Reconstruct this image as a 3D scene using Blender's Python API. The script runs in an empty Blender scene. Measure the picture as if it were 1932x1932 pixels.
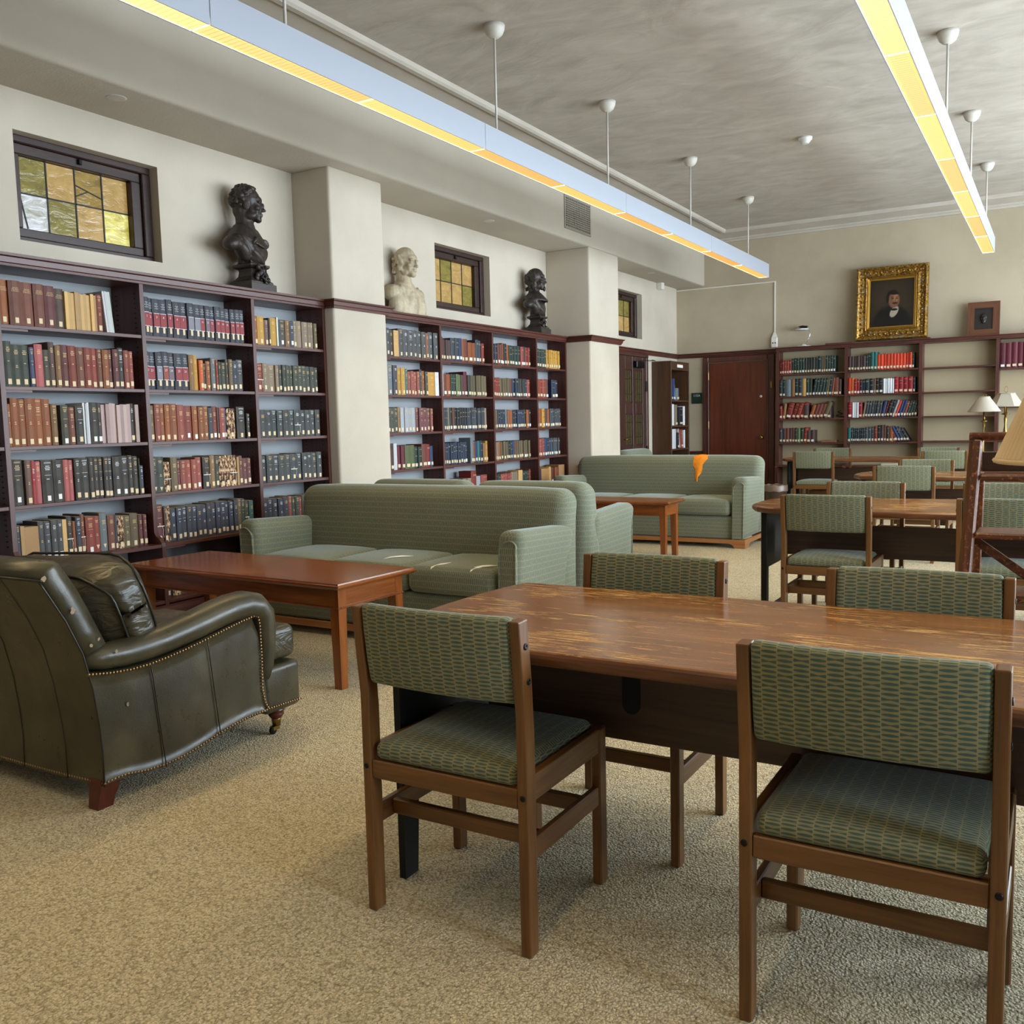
import bpy, math, random
from mathutils import Vector, Matrix
S = bpy.context.scene
COL = S.collection
PI = math.pi
random.seed(7)

# ------------------------------------------------------------------ camera, sky, light, exposure
cam_d = bpy.data.cameras.new('camera')
cam = bpy.data.objects.new('camera', cam_d); COL.objects.link(cam)
YAW, PITCH, ROLL = 0.534518, 0.0966942, -0.0243638
_cy, _sy, _cp, _sp = math.cos(YAW), math.sin(YAW), math.cos(PITCH), math.sin(PITCH)
_f = Vector((-_sy*_cp, _cy*_cp, -_sp)); _r0 = Vector((_cy, _sy, 0)); _u0 = _r0.cross(_f)
_r = math.cos(ROLL)*_r0 + math.sin(ROLL)*_u0; _u = -math.sin(ROLL)*_r0 + math.cos(ROLL)*_u0
cam.matrix_world = Matrix(((_r.x, _u.x, -_f.x, 0), (_r.y, _u.y, -_f.y, 0), (_r.z, _u.z, -_f.z, 1.30), (0, 0, 0, 1)))
cam_d.sensor_width = 36; cam_d.lens = 1747.384/1932*36; cam_d.clip_start = 0.05; cam_d.clip_end = 200
S.camera = cam

W = bpy.data.worlds.new('sky'); S.world = W; W.use_nodes = True
_bg = W.node_tree.nodes['Background']
_bg.inputs['Color'].default_value = (0.76, 0.89, 1.0, 1)
_bg.inputs['Strength'].default_value = 20.5
S.view_settings.view_transform = 'Standard'
S.view_settings.look = 'None'
S.view_settings.gamma = 1.0
S.view_settings.use_curve_mapping = False
S.view_settings.exposure = 0.0
S.cycles.use_denoising = True
S.cycles.max_bounces = 8
S.cycles.diffuse_bounces = 5
S.cycles.glossy_bounces = 3
S.cycles.sample_clamp_indirect = 8.0
S.cycles.caustics_reflective = False
S.cycles.caustics_refractive = False

WALL_R = 3.3          # right wall, with the windows that light the room
Y_BACK = 14.24
WINS_R = [(0.7, 1.7), (3.5, 5.6), (6.0, 8.4), (8.8, 11.2), (11.5, 13.7)]  # first opening is unseen and added to fill the foreground with daylight
WIN_Z = (0.50, 3.35)
for k, (a, b) in enumerate(WINS_R):
    L = bpy.data.lights.new('window_daylight', 'AREA'); L.shape = 'RECTANGLE'
    L.size = b-a; L.size_y = WIN_Z[1]-WIN_Z[0]; L.cycles.is_portal = True
    o = bpy.data.objects.new('window_daylight', L); COL.objects.link(o)
    o.location = (WALL_R+0.12, (a+b)/2, sum(WIN_Z)/2)
    o.rotation_euler = (PI/2, 0, PI/2)      # shines towards -X

# ------------------------------------------------------------------ mesh helpers
def srgb(h):
    h = h.lstrip('#'); out = []
    for i in (0, 2, 4):
        c = int(h[i:i+2], 16)/255
        out.append(c/12.92 if c <= 0.04045 else ((c+0.055)/1.055)**2.4)
    return tuple(out)

def chamfer_xy(pts, r):
    return pts

class MB:
    """collects geometry, builds ONE mesh object"""
    def __init__(s):
        s.v = []; s.f = []; s.mi = []; s.uv = {}; s.sm = []; s.c = []; s.cur = 0; s.col = None
    def add(s, verts, faces, smooth=False, uvs=None):
        b = len(s.v); s.v.extend([tuple(p) for p in verts])
        for k, f in enumerate(faces):
            if uvs and uvs[k]: s.uv[len(s.f)] = uvs[k]
            s.f.append(tuple(i+b for i in f)); s.mi.append(s.cur); s.sm.append(smooth); s.c.append(s.col)
        return b
    def xf(s, start, fn):
        for i in range(start, len(s.v)): s.v[i] = tuple(fn(Vector(s.v[i])))
    def box(s, x0, y0, z0, x1, y1, z1, bev=0.0):
        if x0 > x1: x0, x1 = x1, x0
        if y0 > y1: y0, y1 = y1, y0
        if z0 > z1: z0, z1 = z1, z0
        st = len(s.v)
        if bev <= 0:
            v = [(x, y, z) for z in (z0, z1) for y in (y0, y1) for x in (x0, x1)]
            s.add(v, [(0,2,3,1),(4,5,7,6),(0,1,5,4),(2,6,7,3),(0,4,6,2),(1,3,7,5)])
        else:
            b = min(bev, (x1-x0)*.45, (y1-y0)*.45, (z1-z0)*.45)
            v = []; idx = {}
            X, Y, Z = (x0, x1), (y0, y1), (z0, z1)
            for i in (0, 1):
                for j in (0, 1):
                    for k in (0, 1):
                        sx, sy, sz = (b, -b)[i], (b, -b)[j], (b, -b)[k]
                        for a in range(3):
                            p = [X[i]+sx, Y[j]+sy, Z[k]+sz]; p[a] = (X[i], Y[j], Z[k])[a]
                            idx[i, j, k, a] = len(v); v.append(p)
            F = []
            for i in (0, 1):
                q = [idx[i, j, k, 0] for j, k in ((0,0),(1,0),(1,1),(0,1))]; F.append(q if i else q[::-1])
                q = [idx[j, i, k, 1] for j, k in ((0,0),(1,0),(1,1),(0,1))]; F.append(q[::-1] if i else q)
                q = [idx[j, k, i, 2] for j, k in ((0,0),(1,0),(1,1),(0,1))]; F.append(q if i else q[::-1])
            for i in (0, 1):
                for j in (0, 1):
                    q = [idx[i,j,0,0], idx[i,j,0,1], idx[i,j,1,1], idx[i,j,1,0]]; F.append(q if i == j else q[::-1])
                    q = [idx[0,i,j,1], idx[0,i,j,2], idx[1,i,j,2], idx[1,i,j,1]]; F.append(q if i == j else q[::-1])
                    q = [idx[i,0,j,2], idx[i,0,j,0], idx[i,1,j,0], idx[i,1,j,2]]; F.append(q if i == j else q[::-1])
                    for k in (0, 1):
                        t = [idx[i,j,k,0], idx[i,j,k,1], idx[i,j,k,2]]; F.append(t if (i+j+k) % 2 else t[::-1])
            s.add(v, F)
        return st
    def cbox(s, c, size, bev=0.0):
        return s.box(c[0]-size[0]/2, c[1]-size[1]/2, c[2]-size[2]/2, c[0]+size[0]/2, c[1]+size[1]/2, c[2]+size[2]/2, bev)
    def bar(s, a, b, wx, wy, bev=0.0, up=(0, 0, 1)):
        """rectangular bar from a to b; section wx by wy"""
        a, b = Vector(a), Vector(b); d = b-a; L = d.length; z = d/L
        u = Vector(up)
        if abs(z.dot(u)) > .95: u = Vector((0, 1, 0))
        x = u.cross(z).normalized(); y = z.cross(x)
        st = s.box(-wx/2, -wy/2, 0, wx/2, wy/2, L, bev)
        s.xf(st, lambda p: a + x*p.x + y*p.y + z*p.z)
        return st
    def rbox(s, c, size, r, seg=2, div=(1, 1, 1), fn=None, smooth=True):
        """box with rounded edges, optional inner divisions and a deform in local (centred) coordinates"""
        h = [q/2 for q in size]; ax = []
        for a in range(3):
            ra = min(r, h[a]*.98)
            lo = [-h[a]+ra*t/seg for t in range(seg)]; n = div[a]
            mid = [-(h[a]-ra)+2*(h[a]-ra)*t/n for t in range(n+1)]
            ax.append(lo+mid+[-q for q in reversed(lo)])
        V = []; I = {}; F = []; U = []
        def vid(p):
            k = (round(p[0], 6), round(p[1], 6), round(p[2], 6))
            if k not in I:
                q = Vector(p)
                inn = Vector([max(-(h[a]-min(r, h[a]*.98)), min(h[a]-min(r, h[a]*.98), p[a])) for a in range(3)])
                d = q-inn
                if d.length > 1e-9:
                    dn = Vector([d[a]/max(min(r, h[a]*.98), 1e-9) for a in range(3)]); m = dn.length
                    if m > 1e-9: q = inn + Vector([d[a]/m for a in range(3)])
                I[k] = len(V); V.append(q)
            return I[k]
        for a in range(3):
            b, cc = (a+1) % 3, (a+2) % 3
            for sgn in (-1, 1):
                for i in range(len(ax[b])-1):
                    for j in range(len(ax[cc])-1):
                        q = []; uvq = []
                        for (di, dj) in ((0, 0), (1, 0), (1, 1), (0, 1)):
                            p = [0, 0, 0]; p[a] = sgn*h[a]; p[b] = ax[b][i+di]; p[cc] = ax[cc][j+dj]
                            q.append(vid(p)); P = [p[k]+c[k] for k in range(3)]
                            uvq.append((P[1], P[2]) if a == 0 else (P[0], P[2]) if a == 1 else (P[0], P[1]))
                        if sgn < 0: q.reverse(); uvq.reverse()
                        F.append(q); U.append(uvq)
        if fn: V = [Vector(fn(p.copy())) for p in V]
        return s.add([p+Vector(c) for p in V], F, smooth, U)
    def prism(s, poly, axis, a0, a1, smooth=False):
        """poly in the plane across axis: axis x -> (y,z), y -> (x,z), z -> (x,y)"""
        n = len(poly)
        def P(q, a): return (a, q[0], q[1]) if axis == 'x' else (q[0], a, q[1]) if axis == 'y' else (q[0], q[1], a)
        area = sum(poly[i][0]*poly[(i+1) % n][1]-poly[(i+1) % n][0]*poly[i][1] for i in range(n))
        if (area < 0) != (axis == 'y'): poly = poly[::-1]
        v = [P(q, a0) for q in poly]+[P(q, a1) for q in poly]
        if a1 < a0: v = v[n:]+v[:n]
        st = s.add(v, [tuple(range(n-1, -1, -1)), tuple(range(n, 2*n))])
        b = st
        for i in range(n):
            j = (i+1) % n
            s.f.append((b+i, b+j, b+n+j, b+n+i)); s.mi.append(s.cur); s.sm.append(smooth); s.c.append(s.col)
        return st
    def loft(s, rings, cap=True, smooth=True, closed=True, uv=False):
        n = len(rings[0]); v = [p for r in rings for p in r]; F = []; U = []
        acc = [0.0]
        for k in range(1, len(rings)):
            acc.append(acc[-1]+(Vector(rings[k][0])-Vector(rings[k-1][0])).length)
        per = [0.0]
        for k in range(n): per.append(per[-1]+(Vector(rings[0][k])-Vector(rings[0][(k+1) % n])).length)
        for k in range(len(rings)-1):
            for i in range(n if closed else n-1):
                j = (i+1) % n
                F.append((k*n+i, k*n+j, (k+1)*n+j, (k+1)*n+i))
                U.append([(acc[k], per[i]), (acc[k], per[i+1]), (acc[k+1], per[i+1]), (acc[k+1], per[i])] if uv else None)
        if cap:
            F.append(tuple(range(n-1, -1, -1))); F.append(tuple(range((len(rings)-1)*n, len(rings)*n))); U += [None, None]
        return s.add(v, F, smooth, U)
    def tube(s, pts, r, n=8, cap=True):
        pts = [Vector(p) for p in pts]; rings = []; prev = None
        for k, p in enumerate(pts):
            t = (pts[min(k+1, len(pts)-1)]-pts[max(k-1, 0)]).normalized()
            if prev is None:
                up = Vector((0, 0, 1)) if abs(t.z) < .9 else Vector((1, 0, 0))
                x = up.cross(t).normalized()
            else:
                x = (prev-t*prev.dot(t)).normalized()
            prev = x; y = t.cross(x); rr = r[k] if isinstance(r, (list, tuple)) else r
            rings.append([p+x*rr*math.cos(2*PI*i/n)+y*rr*math.sin(2*PI*i/n) for i in range(n)])
        return s.loft(rings, cap)
    def lathe(s, prof, n=16, c=(0, 0, 0), flute=None):
        rings = []
        for (r, z) in prof:
            ring = []
            for i in range(n):
                rr = max(r, 1e-4)*(flute[i % len(flute)] if flute else 1)
                ring.append((c[0]+rr*math.cos(2*PI*i/n), c[1]+rr*math.sin(2*PI*i/n), c[2]+z))
            rings.append(ring)
        return s.loft(rings, True)
    def ell(s, c, r, rot=None, n=12, m=8):
        v = []; F = []
        R = rot.to_matrix() if rot else None
        for j in range(1, m):
            t = PI*j/m
            for i in range(n):
                p = 2*PI*i/n
                v.append(Vector((r[0]*math.sin(t)*math.cos(p), r[1]*math.sin(t)*math.sin(p), r[2]*math.cos(t))))
        v.append(Vector((0, 0, r[2]))); v.append(Vector((0, 0, -r[2]))); T = len(v)-2; B = T+1
        for j in range(m-2):
            for i in range(n):
                k = (i+1) % n
                F.append((j*n+i, (j+1)*n+i, (j+1)*n+k, j*n+k))
        for i in range(n):
            k = (i+1) % n
            F.append((T, i, k)); F.append(((m-2)*n+i, B, (m-2)*n+k))
        if R: v = [R @ p for p in v]
        return s.add([p+Vector(c) for p in v], F, True)
    def slab(s, outline, z0, z1, r, seg=3):
        """flat slab with rounded rim; outline counter-clockwise"""
        n = len(outline); P = [Vector((p[0], p[1])) for p in outline]; N = []
        for i in range(n):
            a = (P[i]-P[i-1]); b = (P[(i+1) % n]-P[i])
            na = Vector((a.y, -a.x)).normalized(); nb = Vector((b.y, -b.x)).normalized()
            m = na+nb; m = m.normalized() if m.length > 1e-6 else na
            N.append(m/max(.5, m.dot(na)))
        rings = []
        hh = (z1-z0)/2; rz = min(r, hh)
        for k in range(seg+1):
            t = PI/2*k/seg
            rings.append([(P[i].x-N[i].x*r*(1-math.sin(t)), P[i].y-N[i].y*r*(1-math.sin(t)), z0+rz*(1-math.cos(t))) for i in range(n)])
        for k in range(seg+1):
            t = PI/2*k/seg
            rings.append([(P[i].x-N[i].x*r*(1-math.cos(t)), P[i].y-N[i].y*r*(1-math.cos(t)), z1-rz+rz*math.sin(t)) for i in range(n)])
        return s.loft(rings, True, smooth=False)
    def build(s, name, mats, parent=None, grain=None, kind=None, loc=None):
        me = bpy.data.meshes.new(name)
        me.from_pydata(s.v, [], s.f)
        if not isinstance(mats, (list, tuple)): mats = [mats]
        for m in mats: me.materials.append(m)
        me.polygons.foreach_set('material_index', s.mi)
        me.polygons.foreach_set('use_smooth', s.sm)
        uvl = me.uv_layers.new(name='UVMap'); co = s.v
        uvs = [0.0]*(2*len(me.loops))
        g = {'x': 0, 'y': 1, 'z': 2}.get(grain)
        for p in me.polygons:
            n = p.normal; d = max(range(3), key=lambda a: abs(n[a]))
            a, b = ((1, 2), (0, 2), (0, 1))[d]
            if g == b: a, b = b, a
            own = s.uv.get(p.index) if g is None else None
            for k, li in enumerate(p.loop_indices):
                if own: uvs[2*li], uvs[2*li+1] = own[k]
                else:
                    q = co[me.loops[li].vertex_index]; uvs[2*li] = q[a]; uvs[2*li+1] = q[b]
        uvl.data.foreach_set('uv', uvs)
        if any(c is not None for c in s.c):
            at = me.color_attributes.new('Col', 'FLOAT_COLOR', 'CORNER'); arr = []
            for p in me.polygons:
                c = s.c[p.index] or (1, 1, 1)
                arr += [c[0], c[1], c[2], 1.0]*p.loop_total
            at.data.foreach_set('color', arr)
        me.update()
        o = bpy.data.objects.new(name, me); COL.objects.link(o)
        if parent: o.parent = parent
        if kind: o['kind'] = kind
        if loc: o.location = loc
        return o

def tag(o, label=None, cat=None, group=None, kind=None):
    if label: o['label'] = label
    if cat: o['category'] = cat
    if group: o['group'] = group
    if kind: o['kind'] = kind
    return o
def thing(name, label, cat, loc=(0, 0, 0), rz=0.0, group=None):
    o = bpy.data.objects.new(name, None); COL.objects.link(o); o.location = loc; o.rotation_euler = (0, 0, rz)
    o.empty_display_size = 0.1
    return tag(o, label, cat, group)
def struct(name, parent=None, loc=(0, 0, 0)):
    o = bpy.data.objects.new(name, None); COL.objects.link(o); o.location = loc; o['kind'] = 'structure'
    if parent: o.parent = parent
    return o
def dup(src, loc=None, rz=None, label=None, group=None):
    def cp(o, par):
        c = o.copy(); COL.objects.link(c)
        if par is not None:
            c.parent = par; c.matrix_parent_inverse = o.matrix_parent_inverse.copy()
        for ch in o.children: cp(ch, c)
        return c
    r = cp(src, None)
    if loc is not None: r.location = loc
    if rz is not None: r.rotation_euler = (0, 0, rz)
    if label: r['label'] = label
    if group: r['group'] = group
    return r

# ------------------------------------------------------------------ materials
class NT:
    def __init__(s, name):
        m = bpy.data.materials.new(name); m.use_nodes = True; s.m = m; s.t = m.node_tree
        s.b = s.t.nodes['Principled BSDF']; s.out = s.t.nodes['Material Output']
    def n(s, typ, **kw):
        x = s.t.nodes.new(typ)
        for k, v in kw.items(): setattr(x, k, v)
        return x
    def l(s, a, b): s.t.links.new(a, b)
    def val(s, sock, v):
        if hasattr(v, 'is_linked') or isinstance(v, bpy.types.NodeSocket): s.l(v, sock)
        else: sock.default_value = v
    def math(s, op, a, b=None, c=None, clamp=False):
        x = s.n('ShaderNodeMath', operation=op, use_clamp=clamp)
        s.val(x.inputs[0], a)
        if b is not None: s.val(x.inputs[1], b)
        if c is not None: s.val(x.inputs[2], c)
        return x.outputs[0]
    def mix(s, f, a, b, blend='MIX'):
        x = s.n('ShaderNodeMix', data_type='RGBA', blend_type=blend)
        s.val(x.inputs[0], f)
        for k, v in ((6, a), (7, b)):
            if isinstance(v, tuple): v = v if len(v) == 4 else (*v, 1)
            s.val(x.inputs[k], v)
        return x.outputs[2]
    def ramp(s, f, stops, interp='LINEAR'):
        x = s.n('ShaderNodeValToRGB'); x.color_ramp.interpolation = interp
        e = x.color_ramp.elements
        while len(e) > 1: e.remove(e[-1])
        for k, (p, c) in enumerate(stops):
            q = e[0] if k == 0 else e.new(p)
            q.position = p; c = (c, c, c) if isinstance(c, (int, float)) else c
            q.color = (*c[:3], 1)
        s.l(f, x.inputs[0]); return x.outputs[0]
    def noise(s, vec, scale, detail=3, rough=.5, dist=0.0):
        x = s.n('ShaderNodeTexNoise'); x.inputs['Scale'].default_value = scale; x.inputs['Detail'].default_value = detail
        x.inputs['Roughness'].default_value = rough; x.inputs['Distortion'].default_value = dist
        if vec is not None: s.l(vec, x.inputs['Vector'])
        return x.outputs['Fac']
    def voro(s, vec, scale, feature='F1', out='Distance'):
        x = s.n('ShaderNodeTexVoronoi', feature=feature); x.inputs['Scale'].default_value = scale
        s.l(vec, x.inputs['Vector']); return x.outputs[out]
    def uv(s, rand=False):
        v = s.n('ShaderNodeTexCoord').outputs['UV']
        if rand:
            r = s.n('ShaderNodeObjectInfo').outputs['Random']
            c = s.n('ShaderNodeCombineXYZ'); s.l(s.math('MULTIPLY', r, 7.3), c.inputs[0]); s.l(s.math('MULTIPLY', r, 3.1), c.inputs[1])
            a = s.n('ShaderNodeVectorMath', operation='ADD'); s.l(v, a.inputs[0]); s.l(c.outputs[0], a.inputs[1]); v = a.outputs[0]
        return v
    def obj(s): return s.n('ShaderNodeTexCoord').outputs['Object']
    def gen(s): return s.n('ShaderNodeTexCoord').outputs['Generated']
    def scale(s, vec, sc):
        x = s.n('ShaderNodeMapping'); x.inputs['Scale'].default_value = sc; s.l(vec, x.inputs['Vector']); return x.outputs[0]
    def sep(s, vec):
        x = s.n('ShaderNodeSeparateXYZ'); s.l(vec, x.inputs[0]); return x.outputs
    def bump(s, h, strength=.3, dist=.01):
        x = s.n('ShaderNodeBump'); x.inputs['Strength'].default_value = strength; x.inputs['Distance'].default_value = dist
        s.l(h, x.inputs['Height']); s.l(x.outputs[0], s.b.inputs['Normal'])
    def set(s, color=None, rough=None, metal=None, spec=None, sheen=None, coat=None, emis=None, estr=None):
        b = s.b.inputs
        for k, v in (('Base Color', color), ('Roughness', rough), ('Metallic', metal), ('Specular IOR Level', spec), ('Sheen Weight', sheen),
                     ('Coat Weight', coat), ('Emission Color', emis), ('Emission Strength', estr)):
            if v is None: continue
            if isinstance(v, tuple) and len(v) == 3: v = (*v, 1)
            s.val(b[k], v)
        return s.m

def plain(name, hexc, rough=.5, metal=0.0, spec=.5, noise=0.0, nscale=8, coat=None):
    t = NT(name); c = srgb(hexc)
    if noise:
        f = t.noise(t.obj(), nscale, 4)
        t.set(color=t.mix(f, tuple(q*(1-noise) for q in c), tuple(min(1, q*(1+noise)) for q in c)))
    else: t.set(color=c)
    return t.set(rough=rough, metal=metal, spec=spec, coat=coat)

def wood(name, dark, light, rough=.35, su=3.0, sv=45.0, spec=.5, contrast=(.35, .68), bump=.08):
    t = NT(name); uv = t.uv(True)
    n1 = t.noise(t.scale(uv, (su, sv, 1)), 1.0, 5, .6, .6)
    n2 = t.noise(t.scale(uv, (su*.4, sv*.22, 1)), 1.0, 3, .5, 1.2)
    f = t.math('ADD', t.math('MULTIPLY', n1, .55), t.math('MULTIPLY', n2, .45))
    c = t.ramp(f, [(contrast[0], srgb(dark)), (contrast[1], srgb(light))])
    t.set(color=c, rough=rough, spec=spec); t.bump(n1, bump, .004)
    return t.m

def fabric(name, cu, cv, ground, lens, line, swap=False, sheen=.25):
    """woven upholstery: columns of small dark spindles between pale threads"""
    t = NT(name); x = t.sep(t.uv()); a, b = (x[1], x[0]) if swap else (x[0], x[1])
    u = t.math('DIVIDE', a, cu); col = t.math('FLOOR', u); fu = t.math('ABSOLUTE', t.math('MULTIPLY', t.math('SUBTRACT', t.math('SUBTRACT', u, col), .5), 2.0))
    odd = t.math('MULTIPLY', t.math('FRACT', t.math('MULTIPLY', col, .5)), 1.0)
    v = t.math('ADD', t.math('DIVIDE', b, cv), odd); row = t.math('FLOOR', v)
    fv = t.math('ABSOLUTE', t.math('MULTIPLY', t.math('SUBTRACT', t.math('SUBTRACT', v, row), .5), 2.0))
    fu2 = t.math('MULTIPLY', fu, fu)
    spin = t.math('SUBTRACT', .60, t.math('MULTIPLY', fu2, .40))
    bow = t.math('ADD', .22, t.math('MULTIPLY', fu, .5))
    r = t.math('ADD', t.math('MULTIPLY', row, .2), t.math('MULTIPLY', col, .4))
    isb = t.math('LESS_THAN', t.math('FRACT', t.math('ADD', r, .05)), .18)
    lim = t.math('ADD', t.math('MULTIPLY', bow, isb), t.math('MULTIPLY', spin, t.math('SUBTRACT', 1.0, isb)))
    m = t.n('ShaderNodeMapRange'); m.interpolation_type = 'SMOOTHSTEP'
    t.l(t.math('SUBTRACT', lim, fv), m.inputs[0]); m.inputs[1].default_value = -.16; m.inputs[2].default_value = .16
    inside = t.math('MULTIPLY', m.outputs[0], t.math('LESS_THAN', fu, .96))
    edge = t.math('GREATER_THAN', fu, .93)
    fine = t.noise(t.scale(t.uv(), (900, 900, 1)), 1.0, 2)
    g = t.mix(fine, tuple(q*.8 for q in srgb(ground)), tuple(min(1, q*1.2) for q in srgb(ground)))
    ln = t.mix(fine, tuple(q*.7 for q in srgb(lens)), tuple(min(1, q*1.35) for q in srgb(lens)))
    c = t.mix(inside, g, ln); c = t.mix(t.math('MULTIPLY', edge, .45), c, srgb(line))
    big = t.noise(t.obj(), 3.0, 3)
    c = t.mix(.35, c, t.mix(big, (.35, .35, .35), (.65, .65, .65)), 'OVERLAY')
    t.set(color=c, rough=.85, spec=.25, sheen=sheen); t.b.inputs['Sheen Roughness'].default_value = .4
    t.b.inputs['Sheen Tint'].default_value = (.75, .9, .92, 1)
    t.bump(t.math('ADD', t.math('MULTIPLY', fine, .5), t.math('MULTIPLY', inside, -.6)), .35, .002)
    return t.m

M = {}
M['chair_wood'] = wood('oak_brown', '4e3116', '7b5127', .38, 3, 60)
M['table_edge'] = wood('table_edge_wood', '4a2a18', '7a4a2a', .3, 3, 50)
M['dark_wood'] = wood('dark_oak_panel', '2c1c14', '4a3120', .4, 3, 70)
M['case_wood'] = wood('mahogany_case', '3a1d18', '5c3229', .42, 2.2, 40)
M['rail_wood'] = wood('mahogany_rail', '40201a', '5e3328', .38, 2.2, 40)
M['door_wood'] = wood('door_veneer', '451c0c', '682e14', .33, 1.5, 26)
M['panel_door_wood'] = wood('panel_door_wood', '352019', '4c3027', .4, 2, 40)
M['narrow_wood'] = wood('narrow_case_wood', '3a2415', '553822', .45, 2, 40)
M['coffee_wood'] = wood('cherry_table', '602e10', '935322', .2, 2.2, 26, .6)
M['plinth_wood'] = wood('plinth_wood', '8d5a32', 'b37a48', .4, 3, 50)
M['leg_wood'] = wood('red_mahogany', '3a150e', '5e2618', .3, 6, 60)
M['black'] = plain('black_paint', '131313', .6, spec=.25, noise=.2)
M['window_wood'] = wood('window_frame_wood', '241512', '3c2721', .42, 3, 40)
M['lead'] = plain('lead_came', '1a1c1d', .5, .3)
M['black_metal'] = plain('black_metal', '18181a', .35, .6)
M['brass'] = plain('aged_brass', '8f7440', .32, 1.0, noise=.25, nscale=30)
M['bronze_nail'] = plain('bronze_nail', '9a7d5a', .32, .9, noise=.2, nscale=60)
M['chrome'] = plain('chrome', 'c8ccd0', .2, 1.0)
M['white_paint'] = plain('white_paint', 'd8d8d4', .45)
M['canopy'] = plain('canopy_paint', 'c4bfb6', .5, noise=.1, nscale=40)
M['white_plastic'] = plain('white_plastic', 'd9d6cc', .4)
M['lamp_housing'] = plain('housing_paint', 'a4aab6', .32)
M['page'] = plain('paper_edge', 'b9a98a', .9)
M['tag'] = plain('paper_label', 'd8c3a0', .8)
M['tag_white'] = plain('white_label', 'e4e2dc', .8)
M['gilt'] = plain('gilt_lettering', 'cfae72', .45)
M['silver'] = plain('pale_lettering', 'd5d8dc', .55)
M['tie'] = plain('cotton_tie', 'e6e2d8', .85)
M['stuffing'] = plain('white_stuffing', 'e9eaec', .9)
M['foam'] = plain('orange_foam', 'f08a1c', .85, noise=.3, nscale=25)
M['bin'] = plain('bin_plastic', '3b2c22', .45)
M['bin_bag'] = plain('bin_bag', '6d5c4e', .35)
M['sign_green'] = plain('sign_green', '1e2f28', .45)
M['vent_paint'] = plain('vent_paint', '8f887b', .5)
M['vent_dark'] = plain('vent_dark', '191715', .8)
M['relief'] = plain('bronze_relief', '2c2724', .42, .3, noise=.3, nscale=30)
M['frame_wood'] = wood('walnut_frame', '4a2a1a', '6b4029', .4, 4, 50)
M['shade_white'] = plain('old_parchment', 'b9b4a8', .7, noise=.1, nscale=9)
M['cable'] = plain('black_cable', '101010', .5)

def mk_cloth():
    t = NT('book_cloth'); c = t.n('ShaderNodeObjectInfo').outputs['Color']
    f = t.noise(t.obj(), 60, 4); g = t.noise(t.obj(), 11, 3)
    c2 = t.mix(t.math('MULTIPLY', f, .35), c, t.mix(.5, c, (0, 0, 0)))
    c2 = t.mix(t.math('MULTIPLY', g, .18), c2, (.5, .42, .32))
    t.set(color=c2, rough=.62, spec=.35); return t.m
M['cloth'] = mk_cloth()
def mk_cloth_mass():
    t = NT('book_cloth_mass'); a = t.n('ShaderNodeAttribute', attribute_name='Col').outputs['Color']
    f = t.noise(t.obj(), 50, 3)
    t.set(color=t.mix(t.math('MULTIPLY', f, .35), a, t.mix(.5, a, (0, 0, 0))), rough=.62, spec=.35); return t.m
M['cloth_mass'] = mk_cloth_mass()
def mk_tatter():
    t = NT('tattered_leather'); n = t.noise(t.scale(t.obj(), (60, 60, 30)), 1.0, 5, .65)
    t.set(color=t.ramp(n, [(.44, srgb('33211a')), (.5, srgb('6b4a33')), (.55, srgb('d2b08a'))]), rough=.85); return t.m
M['tattered'] = mk_tatter()

M['fabric_chair'] = fabric('chair_upholstery', .033, .0104, '837e60', '465950', '8f8a6c')
M['fabric_sofa'] = fabric('sofa_upholstery', .036, .0125, '7f7c63', '57675f', '969274', swap=True, sheen=.4)

def mk_leather():
    t = NT('olive_leather'); o = t.obj()
    n = t.noise(o, 5, 4); fine = t.noise(o, 160, 3)
    c = t.ramp(n, [(.3, srgb('29261a')), (.5, srgb('343020')), (.7, srgb('474230'))])
    w = t.noise(t.scale(o, (1, 1, .6)), 13, 5, .62)
    t.set(color=c, rough=t.ramp(w, [(.35, .27), (.65, .42)]), spec=.5, coat=.12)
    t.b.inputs['Coat Roughness'].default_value = .3
    t.bump(t.math('ADD', t.math('MULTIPLY', fine, .35), t.math('MULTIPLY', t.noise(o, 14, 3), .65)), .22, .006)
    return t.m
M['leather'] = mk_leather()
def mk_leather_soft():
    t = NT('wrinkled_leather'); o = t.obj()
    n = t.noise(o, 6, 4)
    c = t.ramp(n, [(.3, srgb('2c281c')), (.7, srgb('463f2c'))])
    wr = t.noise(t.scale(o, (7, 7, 17)), 1.0, 3, .5, 1.2)
    t.set(color=c, rough=.36, spec=.5, coat=.1); t.bump(wr, .45, .03)
    return t.m
M['leather_soft'] = mk_leather_soft()
M['piping'] = plain('dark_leather_piping', '1d1a12', .4)
M['scuff'] = plain('scuffed_leather', '8d7a64', .85, noise=.4, nscale=90)

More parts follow.
